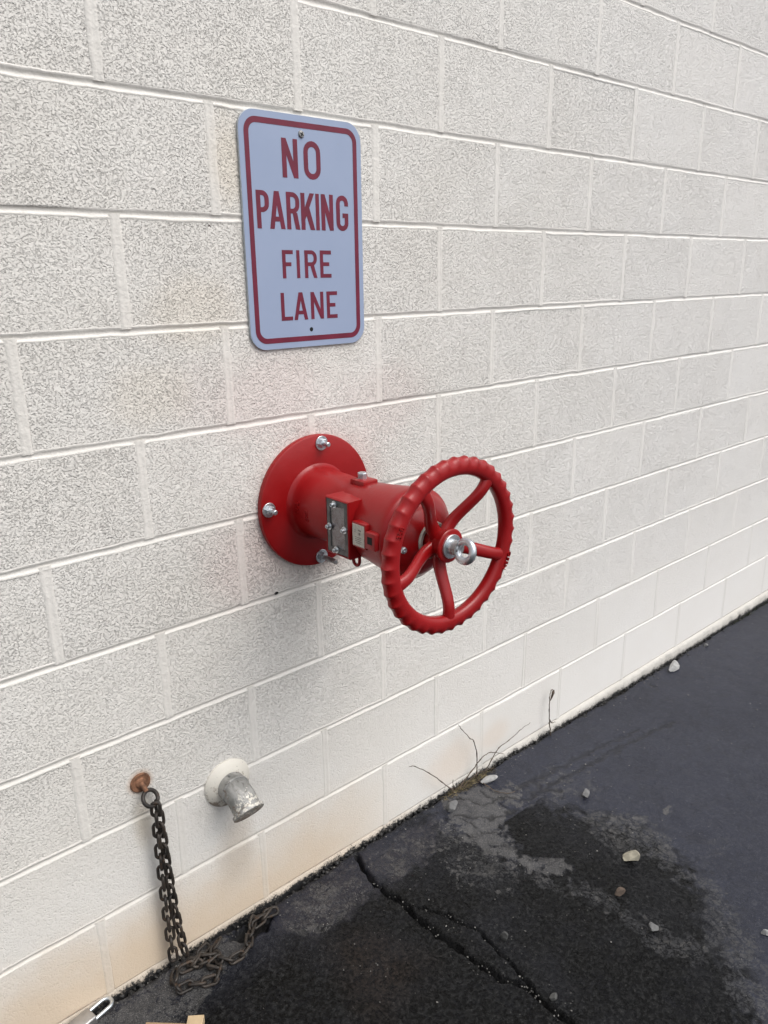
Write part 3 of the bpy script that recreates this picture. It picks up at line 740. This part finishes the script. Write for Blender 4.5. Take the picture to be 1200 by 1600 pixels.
# indicator window box on the side towards the camera
FX = -0.092
YB0, YB1, ZB0, ZB1 = -0.164, -0.241, -0.060, 0.063
yc, zc = (YB0 + YB1) / 2, (ZB0 + ZB1) / 2
def frame_box(x_in, x_out, y0, y1, z0, z1, t, rec):
    """open-faced housing: outer block with a recessed window"""
    V = []; F = []
    def rr(x, g): V.extend([(x, y0 - g, z0 + g), (x, y1 + g, z0 + g), (x, y1 + g, z1 - g), (x, y0 - g, z1 - g)])
    rr(x_in, 0); rr(x_out + 0.0025, 0); rr(x_out, 0.002); rr(x_out, t); rr(x_out + rec, t + 0.0005)
    for i in range(4):
        for k in range(4): F.append((i * 4 + k, i * 4 + (k + 1) % 4, i * 4 + 4 + (k + 1) % 4, i * 4 + 4 + k))
    F.append((16, 17, 18, 19)); F.append((3, 2, 1, 0))
    return fixn(mesh('housing', V, F))
housing = vp('window_housing', frame_box(-0.030, FX, YB0, YB1, ZB0, ZB1, 0.0035, 0.006), MAT_RED, smooth=30)
g = 0.0042
V = []; F = []
def rr(x, q): V.extend([(x, YB0 - g - q, ZB0 + g + q), (x, YB1 + g + q, ZB0 + g + q), (x, YB1 + g + q, ZB1 - g - q), (x, YB0 - g - q, ZB1 - g - q)])
rr(FX + 0.006, 0.0002); rr(FX + 0.0012, 0.0002); rr(FX + 0.0005, 0.001); rr(FX + 0.0005, 0.0105); rr(FX + 0.0035, 0.0130)
F = [(i * 4 + k, i * 4 + (k + 1) % 4, i * 4 + 4 + (k + 1) % 4, i * 4 + 4 + k) for i in range(4) for k in range(4)]
bez = vp('bezel', fixn(mesh('bezel', V, F)), MAT_BEZEL, housing, smooth=30)
vp('indicator_target', xf(box(0.001, abs(YB1 - YB0) - 0.022, ZB1 - ZB0 - 0.022, 0), T(FX + 0.0052, yc, zc)), MAT_TARGET, housing, smooth=None)
vp('window_pane', xf(box(0.0012, abs(YB1 - YB0) - 0.026, ZB1 - ZB0 - 0.026, 0.0002, 1), T(FX + 0.0026, yc, zc)), MAT_GLASS, housing, smooth=None)
rotX = Matrix.Rotation(R(-90), 4, 'Z')       # -Y axis to -X
for (y, z) in ((yc + 0.007, ZB1 - 0.013), (YB0 - 0.0135, zc - 0.002), (YB1 + 0.0135, zc + 0.0005), (yc + 0.004, ZB0 + 0.0125)):
    s_ = vp('cap_screw', xf(revolve([(0, 0.0046), (0.0068, 0.0046), (0.0078, 0.0038), (0.0078, 0.0024), (0.0045, 0.0022), (0.0045, 0.0)], 20), T(FX - 0.0012, y, z) @ rotX), MAT_ZINC, housing)
    vp('lock_washer', xf(revolve([(0, 0.0075), (0.0016, 0.0075), (0.0017, 0.004)], 24), T(FX + 0.0004, y, z) @ rotX), MAT_ZINC, housing)
# lifting loop under the housing
pts = [(-0.055, -0.207, -0.050), (-0.055, -0.207, -0.072)] + [(-0.055, -0.2175 + 0.0105 * math.cos(R(a)), -0.074 - 0.0125 * math.sin(R(a))) for a in range(15, 180, 15)] + [(-0.055, -0.228, -0.072), (-0.055, -0.228, -0.050)]
vp('seal_loop', tube(pts, 0.0036, 10), MAT_RED, smooth=60)
# approval tag on its own boss
boss = vp('tag_boss', xf(box(0.034, 0.042, 0.053, 0.0025, 2), T(FX + 0.0120, -0.2790, 0.0045)), MAT_RED, smooth=30)
tg = vp('approval_tag', xf(box(0.0012, 0.036, 0.045, 0.0003, 1), T(FX - 0.0052, -0.2785, 0.0045)), MAT_TAG, boss, smooth=30)
bars = [xf(box(0.0003, ly, lz, 0), T(FX - 0.0060, -0.2785 + dy, 0.0045 + dz)) for dy, dz, ly, lz in ((-0.004, 0.011, 0.009, 0.0028), (-0.004, 0.004, 0.005, 0.005), (0.001, -0.004, 0.020, 0.0010), (0.001, -0.008, 0.018, 0.0010), (0.0, -0.012, 0.021, 0.0010), (0.0, -0.016, 0.015, 0.0010), (0.009, 0.010, 0.006, 0.0010), (0.009, 0.006, 0.007, 0.0010))]
vp('tag_print', join(bars), MAT_TAGINK, boss, smooth=None)
# slotted stop lug further out
lug = vp('stop_lug', xf(box(0.020, 0.030, 0.036, 0.003, 2), T(-0.095, -0.322, 0.004)), MAT_RED, smooth=30)
vp('slot_shade', xf(box(0.002, 0.014, 0.015, 0), T(-0.1045, -0.322, 0.006)), MAT_HOLE_SHADE, lug, smooth=None)  # black plate on the lug's face paints the shade of its recess
# plug bolt on a pad on top
pad = vp('top_pad', xf(box(0.040, 0.046, 0.016, 0.003, 2), T(-0.002, -0.184, 0.0780)), MAT_RED, smooth=30)
vp('plug_bolt', xf(hexa(0.0105, 0.0125, 0.002), T(-0.002, -0.178, 0.086) @ Matrix.Rotation(R(-90), 4, 'X')), MAT_ZINC, pad, smooth=20)
# set screws in the domed cap
for (x, y, z) in ((-0.0665, -0.3735, -0.008), (0.062, -0.374, 0.024)):
    vp('set_screw', xf(revolve([(0, 0.0068), (0.006, 0.0066), (0.008, 0.005), (0.008, 0.0028), (0.005, 0.0026), (0.005, 0)], 20), T(x, y, z)), MAT_ZINC)
# handwheel
WD = 0.441; RM = 0.1585
wheel = empty('handwheel'); wheel.parent = valve; wheel.location = (0, -WD, 0)
wheel.rotation_euler = (R(1.5), 0, 0)
NS = 40; NA = NS * 12; NV = 20
V = []; F = []
rw = random.Random(5); amp = [rw.uniform(0.7, 1.25) for _ in range(NS)]
for i in range(NA):
    a = 2 * math.pi * i / NA
    ph = (i / 12.0) % 1.0; kk = int(i // 12) % NS
    lobe = 1 - math.sin(math.pi * ph) ** 0.9      # narrow crest, concave grip
    for j in range(NV):
        t = 2 * math.pi * j / NV
        cx, sx = math.cos(t), math.sin(t)
        e = 0.80
        px_ = 0.0182 * math.copysign(abs(cx) ** e, cx); dy = 0.0138 * math.copysign(abs(sx) ** e, sx)
        outer = max(0.0, cx)
        px_ -= 0.0030 * amp[kk] * (1 - lobe) * outer ** 0.7
        if sx > 0: dy -= 0.0026 * amp[kk] * (1 - lobe) * outer ** 0.5
        r_ = RM + px_
        V.append((r_ * math.cos(a), -dy, r_ * math.sin(a)))
for i in range(NA):
    for j in range(NV): F.append((i * NV + j, i * NV + (j + 1) % NV, ((i + 1) % NA) * NV + (j + 1) % NV, ((i + 1) % NA) * NV + j))
vp('rim', fixn(mesh('rim', V, F)), MAT_RED, wheel, smooth=50)
for k in range(5):
    a = R(52 + 72 * k); ca, sa = math.cos(a), math.sin(a); tx, tz = -sa, ca
    V = []; F = []; N1 = 22; N2 = 14
    for i in range(N1 + 1):
        t = i / N1; r_ = 0.018 + t * (RM - 0.010 - 0.018)
        q = min(1, max(0, (t - 0.10) / 0.80)); q = q * q * (3 - 2 * q)
        dep = 0.034 * (1 - q) - 0.002
        wdt = 0.0126 + 0.0030 * (1 - t) ** 2 + 0.0025 * max(0, t - 0.8) * 5 * (t - 0.8) * 5; thk = 0.0100
        for j in range(N2):
            b = 2 * math.pi * j / N2; cb, sb = math.cos(b), math.sin(b)
            u = wdt * math.copysign(abs(cb) ** 0.85, cb); v_ = thk * math.copysign(abs(sb) ** 0.95, sb)
            V.append((r_ * ca + u * tx, dep + v_, r_ * sa + u * tz))
    for i in range(N1):
        for j in range(N2): F.append((i * N2 + j, i * N2 + (j + 1) % N2, (i + 1) * N2 + (j + 1) % N2, (i + 1) * N2 + j))
    vp('spoke', fixn(mesh('spoke', V, F)), MAT_RED, wheel, smooth=70)
hub = vp('hub', revolve([(-0.060, 0.020), (-0.056, 0.0245), (-0.030, 0.0275), (-0.012, 0.0310), (-0.006, 0.0335), (-0.0045, 0.0340), (-0.0030, 0.0330), (-0.0022, 0.031), (-0.0022, 0.02)], 64), MAT_RED, wheel)
vp('hub_washer', revolve([(-0.0022, 0.0240), (0.0010, 0.0240), (0.0016, 0.0234), (0.0016, 0.010)], 48), MAT_ZINC, wheel)
# lifting eye nut
me = revolve([(0.0016, 0.0150), (0.007, 0.0150), (0.0095, 0.0135), (0.0150, 0.0105), (0.021, 0.008)], 32)
rg = tube([(0, -0.0345 + 0.0188 * math.cos(R(a)), 0.0188 * math.sin(R(a))) for a in range(0, 360, 9)], 0.0074, 14, closed=True)
xf(rg, Matrix.Rotation(R(14), 4, 'Y'))
vp('eye_nut', join([me, rg]), MAT_ZINC, wheel, smooth=50)
def on_rim(s, size, a0, r0, ext=0.0021):
    me = text(s, size, ext)
    for v in me.vertices:
        u, vv, e = v.co
        r_ = r0 + vv; a = R(a0) - u / r0
        k = abs((r_ - RM) / 0.0190); dy = 0.0145 * max(0, 1 - k ** 2.4) ** (1 / 2.4) * 0.985 - 0.0002
        v.co = (r_ * math.cos(a), -(dy + e), r_ * math.sin(a))
    me.materials.clear(); return me
vp('raised_letters', on_rim('OPEN', 0.0155, -23, 0.1625), MAT_RED, wheel)
vp('raised_letters', on_rim('358', 0.0155, 156, 0.1600), MAT_RED, wheel)

# ------------------------------------------------------------------ drain spout
spout = empty('drain_spout', (0.122, 0, 0.397))
prop(spout, 'short grey metal drain elbow with cream escutcheon low on the wall', 'drain pipe')
def sp(name, me, mat, parent=None, smooth=40): return link(name, me, mat, parent or spout, smooth=smooth)
sp('escutcheon', revolve([(-0.001, 0.0585), (0.0025, 0.0590), (0.005, 0.0570), (0.010, 0.050), (0.0155, 0.041), (0.0175, 0.036), (0.018, 0.030)], 72), MAT_ESC)
col_ = sp('collar', revolve([(0.010, 0.0345), (0.034, 0.0340), (0.0365, 0.0350), (0.040, 0.0352), (0.042, 0.033)], 56), MAT_SPOUT)
sp('rivet', xf(revolve([(0, 0.0035), (0.0012, 0.0032), (0.002, 0.0)], 14), T(-0.006, -0.024, 0.0345) @ Matrix.Rotation(R(-90), 4, 'X')), MAT_STEEL, col_)
pts = [(0, -0.026, 0), (0, -0.032, 0)]; ang = 0; y, z = -0.032, 0.0
for i in range(9):
    ang += 4.2; y -= 0.0048 * math.cos(R(ang)); z -= 0.0048 * math.sin(R(ang)); pts.append((0, y, z))
dy, dz = math.cos(R(ang)), math.sin(R(ang))
for i in range(3): y -= 0.006 * dy; z -= 0.006 * dz; pts.append((0, y, z))
ro = [0.0325] * len(pts); ro[1] = 0.0335
lip = [(0, y - q * dy, z - q * dz) for q in (0.0, 0.001, 0.0085, 0.0095)]
lr = [0.0325, 0.0372, 0.0378, 0.0362]
inn = [(0, y - q * dy, z - q * dz) for q in (0.0093, -0.020, -0.034)]
me = tube(pts, ro, 40, cap=False); sp('elbow', me, MAT_SPOUT)
sp('lip', tube(lip + [inn[0]], lr + [0.0318], 40, cap=False), MAT_SPOUT, smooth=30)
bore_shade = tube(inn, [0.0318, 0.0310, 0.0300], 32, cap=True); sp('bore_shade', bore_shade, MAT_HOLE_SHADE)  # inside of the pipe coloured black for its shade

# ------------------------------------------------------------------ eye bolt and chain
eye = empty('eye_bolt', (-0.080, 0, 0.497))
prop(eye, 'rusty eye bolt with round rust plate holding the chain', 'eye bolt')
link('rust_plate', revolve([(-0.001, 0.0225), (0.0015, 0.0222), (0.0030, 0.0200), (0.0020, 0.012), (0.0040, 0.0105), (0.0055, 0.008), (0.0055, 0.003)], 40), MAT_RUST, eye, smooth=40)
link('shank', tube([(0, -0.001, -0.001), (0.002, -0.012, -0.006), (0.004, -0.018, -0.014)], [0.0062, 0.0055, 0.0046], 12), MAT_RUST, eye, smooth=60)
RC = Vector((-0.080 + 0.0085, -0.024, 0.497 - 0.030)); RR = 0.0185
M_ring = T(*(RC - Vector((-0.080, 0, 0.497)))) @ Matrix.Rotation(R(25), 4, 'Z') @ Matrix.Rotation(R(-38), 4, 'X')
rg = tube([(RR * math.cos(R(a)), 0, RR * 0.92 * math.sin(R(a))) for a in range(0, 360, 10)], 0.0044, 12, closed=True)
link('ring', xf(rg, M_ring), MAT_CHAIN, eye, smooth=60)

PITCH = 0.0285; WIRE = 0.0036; LW = 0.0085        # wire radius, half width of the centre line
def linkmesh():
    h = (PITCH + 2 * WIRE) / 2 - LW + 0.0002
    pts = []
    for a in range(0, 181, 20): pts.append((LW * math.cos(R(a)), 0, h + LW * math.sin(R(a))))
    for a in range(180, 361, 20): pts.append((LW * math.cos(R(a)), 0, -h + LW * math.sin(R(a))))
    me = tube(pts, WIRE, 8, closed=True); me.materials.append(MAT_CHAIN)
    me.polygons.foreach_set('use_smooth', [True] * len(me.polygons)); return me
LINK = linkmesh()
chain = empty('chain', (-0.06, -0.02, 0.0))
prop(chain, 'rusty dark steel chain hanging doubled from the eye bolt and trailing on the asphalt', 'chain')
rc = random.Random(2)
def lay(P, roll0, alt=90, jit=8, flat=False, start=0):
    P = [Vector(p) for p in P]
    S = [0]
    for a, b in zip(P[:-1], P[1:]): S.append(S[-1] + (b - a).length)
    def at(s):
        s = max(0, min(S[-1], s))
        for i in range(len(P) - 1):
            if s <= S[i + 1] + 1e-9:
                t = (s - S[i]) / max(1e-9, S[i + 1] - S[i]); return P[i].lerp(P[i + 1], t)
        return P[-1]
    n = int(S[-1] / PITCH)
    for k in range(n):
        a, b = at(k * PITCH), at((k + 1) * PITCH); d = (b - a).normalized(); c = (a + b) / 2
        ref = Vector((0, 0, 1)) if abs(d.z) < 0.85 else Vector((0, -1, 0))
        xa = d.cross(ref).normalized(); ya = d.cross(xa).normalized()
        rol = R(roll0 + alt * (k % 2) + rc.uniform(-jit, jit))
        X = (xa * math.cos(rol) + ya * math.sin(rol)); Y = d.cross(X)
        Mx = Matrix((X, Y, d)).transposed().to_4x4(); Mx.translation = c - Vector((-0.06, -0.02, 0))
        o = bpy.data.objects.new('link', LINK); C.objects.link(o); o.parent = chain; o.matrix_basis = Mx
    return P[0]
top = RC + Vector((0.004, -0.010, -0.014))
lay(catmull([top + Vector((0, -0.002, 0.004)), (-0.0660, -0.028, 0.38), (-0.0665, -0.026, 0.25), (-0.0660, -0.026, 0.12), (-0.0655, -0.030, 0.035), (-0.068, -0.038, 0.012)], 8), 20, 90, 6)
lay(catmull([top + Vector((0.006, 0.000, 0.004)), (-0.0600, -0.034, 0.40), (-0.0560, -0.032, 0.30), (-0.0500, -0.030, 0.17), (-0.0410, -0.034, 0.05), (-0.037, -0.040, 0.014)], 8), 75, 90, 6)
lay(catmull([(-0.070, -0.042, 0.010), (-0.088, -0.072, 0.009), (-0.082, -0.098, 0.009), (-0.055, -0.098, 0.009), (-0.030, -0.118, 0.009), (-0.004, -0.122, 0.009), (0.010, -0.098, 0.011), (-0.008, -0.084, 0.012)], 8), 40, 88, 14)
lay(catmull([(-0.036, -0.043, 0.011), (-0.018, -0.064, 0.009), (0.008, -0.072, 0.009), (0.022, -0.050, 0.010), (0.046, -0.036, 0.010), (0.052, -0.022, 0.012)], 8), 42, 88, 14)
lay(catmull([(-0.005, -0.085, 0.010), (0.022, -0.082, 0.013), (0.034, -0.100, 0.009), (0.058, -0.107, 0.009), (0.088, -0.098, 0.009), (0.104, -0.078, 0.009), (0.118, -0.060, 0.003), (0.132, -0.045, 0.001), (0.142, -0.032, 0.006), (0.160, -0.036, 0.009), (0.182, -0.046, 0.009), (0.208, -0.054, 0.009), (0.214, -0.072, 0.009)], 8), 44, 88, 14)

lay(catmull([(-0.030, -0.060, 0.012), (-0.005, -0.050, 0.014), (0.018, -0.062, 0.013), (0.020, -0.090, 0.012), (-0.002, -0.102, 0.013)], 8), 30, 90, 20)
lay(catmull([(-0.060, -0.050, 0.011), (-0.040, -0.058, 0.012), (-0.020, -0.048, 0.013), (0.0, -0.036, 0.011), (0.020, -0.032, 0.011)], 8), 50, 90, 16)
lay(catmull([(0.135, -0.050, 0.006), (0.155, -0.055, 0.010), (0.176, -0.040, 0.012), (0.196, -0.046, 0.012)], 8), 40, 90, 20)
# ------------------------------------------------------------------ padlock and board at the bottom edge
lock = empty('padlock', (-0.268, -0.026, 0.0))
prop(lock, 'old grey steel padlock lying against the foot of the wall', 'padlock')
lock.rotation_euler = (0, 0, R(12))
link('lock_body', xf(box(0.046, 0.036, 0.022, 0.004, 3), T(-0.010, -0.004, 0.0125)), MAT_STEEL, lock, smooth=40)
pts = [(0.010, 0.009, 0.013), (0.040, 0.009, 0.014)] + [(0.044 + 0.0135 * math.sin(R(a)), -0.0045 + 0.0135 * math.cos(R(a)), 0.014) for a in range(0, 181, 15)] + [(0.040, -0.018, 0.014), (0.010, -0.018, 0.013)]
link('shackle', tube(pts, 0.0042, 12), MAT_ZINC, lock, smooth=60)
board = empty('cardboard_offcut', (-0.120, -0.200, 0.0))
prop(board, 'tan cardboard offcut lying on the asphalt at the bottom edge', 'cardboard')
board.rotation_euler = (0, 0, R(-38))
link('flap', xf(box(0.085, 0.055, 0.004, 0.0006, 1), T(-0.050, 0.000, 0.014) @ Matrix.Rotation(R(7), 4, 'Y') @ Matrix.Rotation(R(-14), 4, 'X')), plain('brown_card', (0.30, 0.20, 0.115), 0.8, 0, 0.001, 0.15, 30), board)
link('panel', xf(box(0.034, 0.075, 0.020, 0.0012, 2), T(0.012, -0.006, 0.0105)), MAT_CARD, board)

# ------------------------------------------------------------------ stones
def stone(name, label, xy, size, mat, seed, rotz=0, flat=0.6, lift=0.30):
    rs = random.Random(seed)
    bm = bmesh.new(); bmesh.ops.create_icosphere(bm, subdivisions=3, radius=1)
    cuts = [(Vector((rs.gauss(0, 1), rs.gauss(0, 1), rs.gauss(0, .8))).normalized(), rs.uniform(0.38, 0.72)) for _ in range(13)]
    for v in bm.verts:
        p = v.co.copy()
        for nn, dd in cuts:
            e = p.dot(nn) - dd
            if e > 0: p -= nn * e
        v.co = Vector((p.x * size[0], p.y * size[1], p.z * size[2])) * 1.55
        v.co += v.co.normalized() * rs.uniform(-0.035, 0.035) * min(size)
    mn = min(v.co.z for v in bm.verts)
    for v in bm.verts: v.co.z -= mn
    me = bpy.data.meshes.new(name); bm.to_mesh(me); bm.free()
    o = link(name, me, mat, smooth=18); o.location = (xy[0], xy[1], gz(xy[0]) - 0.0015); o.rotation_euler = (0, 0, R(rotz))
    prop(o, label, 'stone', 'loose stones on the asphalt'); return o
def stmat(n, c): return plain(n, c, 0.85, 0, 0.002, 0.22, 70)
PALE = stmat('pale_stone', (0.27, 0.25, 0.195)); GREY = stmat('grey_stone', (0.13, 0.13, 0.13)); BROWN = stmat('brown_stone', (0.085, 0.062, 0.047)); DKG = stmat('dark_stone', (0.06, 0.06, 0.058)); WHITE = stmat('white_chip', (0.29, 0.29, 0.285))
stone('stone', 'largest pale tan stone on the dark wet asphalt', (1.018, -0.538), (0.0235, 0.0165, 0.0115), PALE, 4, -48)
stone('stone', 'small brown stone below the largest pale stone', (0.893, -0.587), (0.0150, 0.0090, 0.0075), BROWN, 9, -30)
stone('stone', 'angular grey stone nearest the lower right corner', (0.845, -0.707), (0.0150, 0.0110, 0.0090), GREY, 12, -20)
stone('stone', 'half-round grey stone beside the long scuff grooves', (1.155, -0.299), (0.0150, 0.0100, 0.0085), GREY, 21, 30)
stone('stone', 'flat white stone chip far along the foot of the wall', (2.130, -0.054), (0.036, 0.017, 0.011), WHITE, 27, 5)
stone('stone', 'white stone cut off by the right edge of the picture', (1.046, -0.893), (0.0140, 0.0070, 0.0070), WHITE, 33, -40)
stone('stone', 'dark grey pebble to the right of the forked crack', (0.562, -0.483), (0.0105, 0.0085, 0.0095), DKG, 35, 10)
stone('stone', 'small dark stone at the lip of the main crack near the bottom edge', (0.521, -0.659), (0.0085, 0.0065, 0.0050), DKG, 41, 0)
stone('stone', 'rounded grey stone set in dried silt beside the weeds', (0.805, -0.070), (0.0200, 0.0150, 0.0110), GREY, 44, 20)
stone('stone', 'white flake of stone right of the dead weed roots', (0.985, -0.060), (0.0290, 0.0120, 0.0070), WHITE, 50, -25)
stone('stone', 'tiny grey chip beside the far white stone', (2.42, -0.045), (0.013, 0.009, 0.007), GREY, 53, 0)
# loose grit
def scatter(name, spots, mat, seed, label, cat):
    rs = random.Random(seed); V = []; F = []
    bm = bmesh.new(); bmesh.ops.create_icosphere(bm, subdivisions=1, radius=1); bv = [v.co.copy() for v in bm.verts]; bf = [tuple(v.index for v in f.verts) for f in bm.faces]; bm.free()
    for x, y, z, s in spots:
        b0 = len(V); q = Matrix.Rotation(rs.uniform(0, 6.28), 3, 'Z') @ Matrix.Rotation(rs.uniform(-.6, .6), 3, 'X')
        sx, sy, sz = s * rs.uniform(.7, 1.4), s * rs.uniform(.6, 1.1), s * rs.uniform(.4, .8)
        for v in bv:
            p = q @ Vector((v.x * sx, v.y * sy, v.z * sz)) * rs.uniform(.82, 1.15); V.append((x + p.x, y + p.y, z + p.z))
        F += [tuple(b0 + i for i in f) for f in bf]
    o = link(name, mesh(name, V, F), mat, smooth=20); prop(o, label, cat, kind='stuff'); return o
rs = random.Random(8); sp_ = []
for P, nn, sd_ in ((CRACK[2:14], 55, 0.007), (CRACK2, 32, 0.007)):
    for _ in range(nn):
        i = rs.randrange(len(P) - 1); t = rs.random()
        x = P[i][0] + (P[i + 1][0] - P[i][0]) * t + rs.gauss(0, sd_); y = P[i][1] + (P[i + 1][1] - P[i][1]) * t + rs.gauss(0, sd_)
        sp_.append((x, y, -0.006 + rs.uniform(-.004, .003), rs.uniform(0.0010, 0.0026)))
for _ in range(230):
    x = rs.uniform(0.2, 1.3); y = -abs(rs.gauss(0.1, 0.28)) - 0.02
    if y < -1.0: continue
    sp_.append((x, y, gz(x) + 0.0005, rs.uniform(0.0008, 0.0022)))
for _ in range(110):
    x = rs.uniform(1.1, 2.9); y = -rs.uniform(0.04, 0.7)
    sp_.append((x, y, gz(x) + 0.0005, rs.uniform(0.0012, 0.0030)))
for _ in range(160):
    x = rs.uniform(-0.35, 2.9); sp_.append((x, -0.02 - abs(rs.gauss(0, 0.018)), gz(x) - 0.001, rs.uniform(0.0012, 0.0035)))
scatter('grit', sp_, MAT_GRAVEL, 1, 'scattered pale grit in the cracks and on the asphalt', 'grit')
sp_ = []
for _ in range(1100):
    x = rs.uniform(-0.45, 3.2); ye = float(gap_edge(x)); y = ye + rs.gauss(0.002, 0.007)
    sp_.append((x, min(y, -0.008), gz(x) - 0.006 + rs.uniform(-.008, .006), rs.uniform(0.002, 0.0065)))
scatter('tar_crumbs', sp_, MAT_DEBRIS, 2, 'black tar crumbs along the gap between wall and asphalt', 'debris')

# ------------------------------------------------------------------ weeds
def stem(parent, P, r0, r1, name='stem', seed=0, mat=MAT_TWIG):
    rs = random.Random(seed); Q = catmull(P, 5); n = len(Q)
    Q = [q + Vector((rs.uniform(-1, 1), rs.uniform(-1, 1), rs.uniform(-1, 1))) * (0.0012 if 0 < i < n - 1 else 0) for i, q in enumerate(Q)]
    rad = [(r0 + (r1 - r0) * i / (n - 1)) * (1.45 if i % 5 == 0 and 0 < i < n - 1 else 1) for i in range(n)]
    o = link(name, tube(Q, rad, 7), mat, smooth=70); o.parent = parent; o.matrix_parent_inverse = Matrix.Translation(-parent.location); return o
weed = empty('dead_weed', (0.90, -0.022, 0.0))
prop(weed, 'dead weed with bare curved twigs growing from the gap at the wall', 'weed')
yw = -0.025
stem(weed, [(0.868, yw, 0.000), (0.853, yw, 0.020), (0.811, yw, 0.069), (0.757, yw, 0.125), (0.705, yw + .004, 0.171), (0.683, yw + .004, 0.180)], 0.0019, 0.0008, seed=1)
stem(weed, [(0.968, yw, -0.005), (0.967, yw, 0.092), (0.950, yw, 0.146), (0.935, yw, 0.161), (0.897, yw + .002, 0.210), (0.885, yw + .004, 0.230)], 0.0018, 0.0008, seed=2)
stem(weed, [(0.890, yw, 0.000), (0.902, yw, 0.014), (0.939, yw - .004, 0.043), (0.976, yw - .006, 0.069), (1.028, yw - .004, 0.071), (1.101, yw, 0.029)], 0.0021, 0.0009, seed=3)
stem(weed, [(0.975, yw, -0.008), (1.000, yw, 0.001), (1.038, yw, 0.038), (1.074, yw, 0.066), (1.121, yw, 0.071), (1.176, yw, 0.083), (1.236, yw + .004, 0.086)], 0.0018, 0.0007, seed=4)
stem(weed, [(0.905, yw, 0.000), (0.955, yw - .01, 0.030), (1.01, yw - .012, 0.022), (1.05, yw - .01, 0.006)], 0.0013, 0.0006, seed=5)
stem(weed, [(0.965, yw - .01, 0.003), (0.96, -0.075, 0.006), (0.965, -0.115, 0.004), (0.985, -0.140, 0.003), (1.005, -0.150, 0.006)], 0.0017, 0.0008, seed=6)
stem(weed, [(0.862, yw, 0.000), (0.861, yw, 0.05)], 0.0014, 0.0011, seed=7)
def tuft(parent, x0, x1, n, hmax, mat, seed, name, ymean=-0.028):
    rs = random.Random(seed); V = []; F = []
    for _ in range(n):
        x = rs.triangular(x0, x1); y = ymean + rs.gauss(0, 0.008); z = gz(x) - 0.008
        h = rs.uniform(0.25, 1) * hmax; a = rs.uniform(0, 6.28); ln = rs.uniform(0.3, 1.3) * h
        wv = rs.uniform(0.0006, 0.0014); dx, dy = math.cos(a), math.sin(a) * 0.7
        if dy > 0: dy *= 0.25
        b0 = len(V)
        for t in (0, .35, .7, 1):
            c = Vector((x + dx * ln * t * t, min(y + dy * ln * t * t, -0.014), z + h * t - 0.45 * h * t * t)); ww = wv * (1 - .85 * t)
            V += [c + Vector((-dy * ww, dx * ww, 0)), c + Vector((dy * ww, -dx * ww, ww))]
        for k in range(3): F.append((b0 + 2 * k, b0 + 2 * k + 1, b0 + 2 * k + 3, b0 + 2 * k + 2))
    o = link(name, mesh(name, V, F), mat); o['kind'] = 'stuff'
    if parent: o.parent = parent; o.matrix_parent_inverse = Matrix.Translation(-parent.location)
    return o
tuft(weed, 0.80, 1.06, 520, 0.038, MAT_GRASS, 3, 'dead_grass')
tuft(weed, 0.84, 1.0, 120, 0.028, MAT_TWIG, 4, 'root_fibres')
tw = empty('dry_stalk', (1.348, -0.025, -0.012))
prop(tw, 'single upright dry stalk with a curled leaf at its tip by the wall', 'weed')
stem(tw, [(1.349, yw, -0.014), (1.340, yw, 0.040), (1.333, yw, 0.094), (1.332, yw, 0.144), (1.339, yw, 0.170), (1.352, yw, 0.164), (1.356, yw, 0.150)], 0.0019, 0.0010, seed=11)
stem(tw, [(1.339, yw, 0.055), (1.351, yw, 0.038), (1.373, yw, 0.031)], 0.0017, 0.0010, 'side_twig', seed=12)
V = []; F = []
for i in range(7):
    t = i / 6
    for j in range(5):
        s = (j - 2) / 2 * 0.0095 * math.sin(math.pi * (0.12 + 0.85 * t))
        V.append((1.355 - 0.020 * t + 0.4 * s, yw - 0.006 * (1 - (j - 2) ** 2 / 4) * math.sin(3 * t) + s * .4, 0.156 - 0.026 * t + 0.010 * math.sin(3.1 * t) + s * 0.7))
for i in range(6):
    for j in range(4): F.append((i * 5 + j, i * 5 + j + 1, i * 5 + j + 6, i * 5 + j + 5))
o = link('curled_leaf', mesh('leaf', V, F), MAT_TWIG, smooth=180); o.parent = tw; o.matrix_parent_inverse = Matrix.Translation(-tw.location)
sm = o.modifiers.new('thick', 'SOLIDIFY'); sm.thickness = 0.0006
mo = tuft(None, 2.55, 3.25, 420, 0.020, MAT_MOSS, 9, 'moss', -0.026)
prop(mo, 'green moss growing in the gap at the far end of the wall', 'moss', kind='stuff')
gs = tuft(None, 1.0, 2.4, 160, 0.012, MAT_GRASS, 10, 'dry_litter', -0.026)
prop(gs, 'thin dry plant litter caught along the foot of the wall', 'litter', kind='stuff')
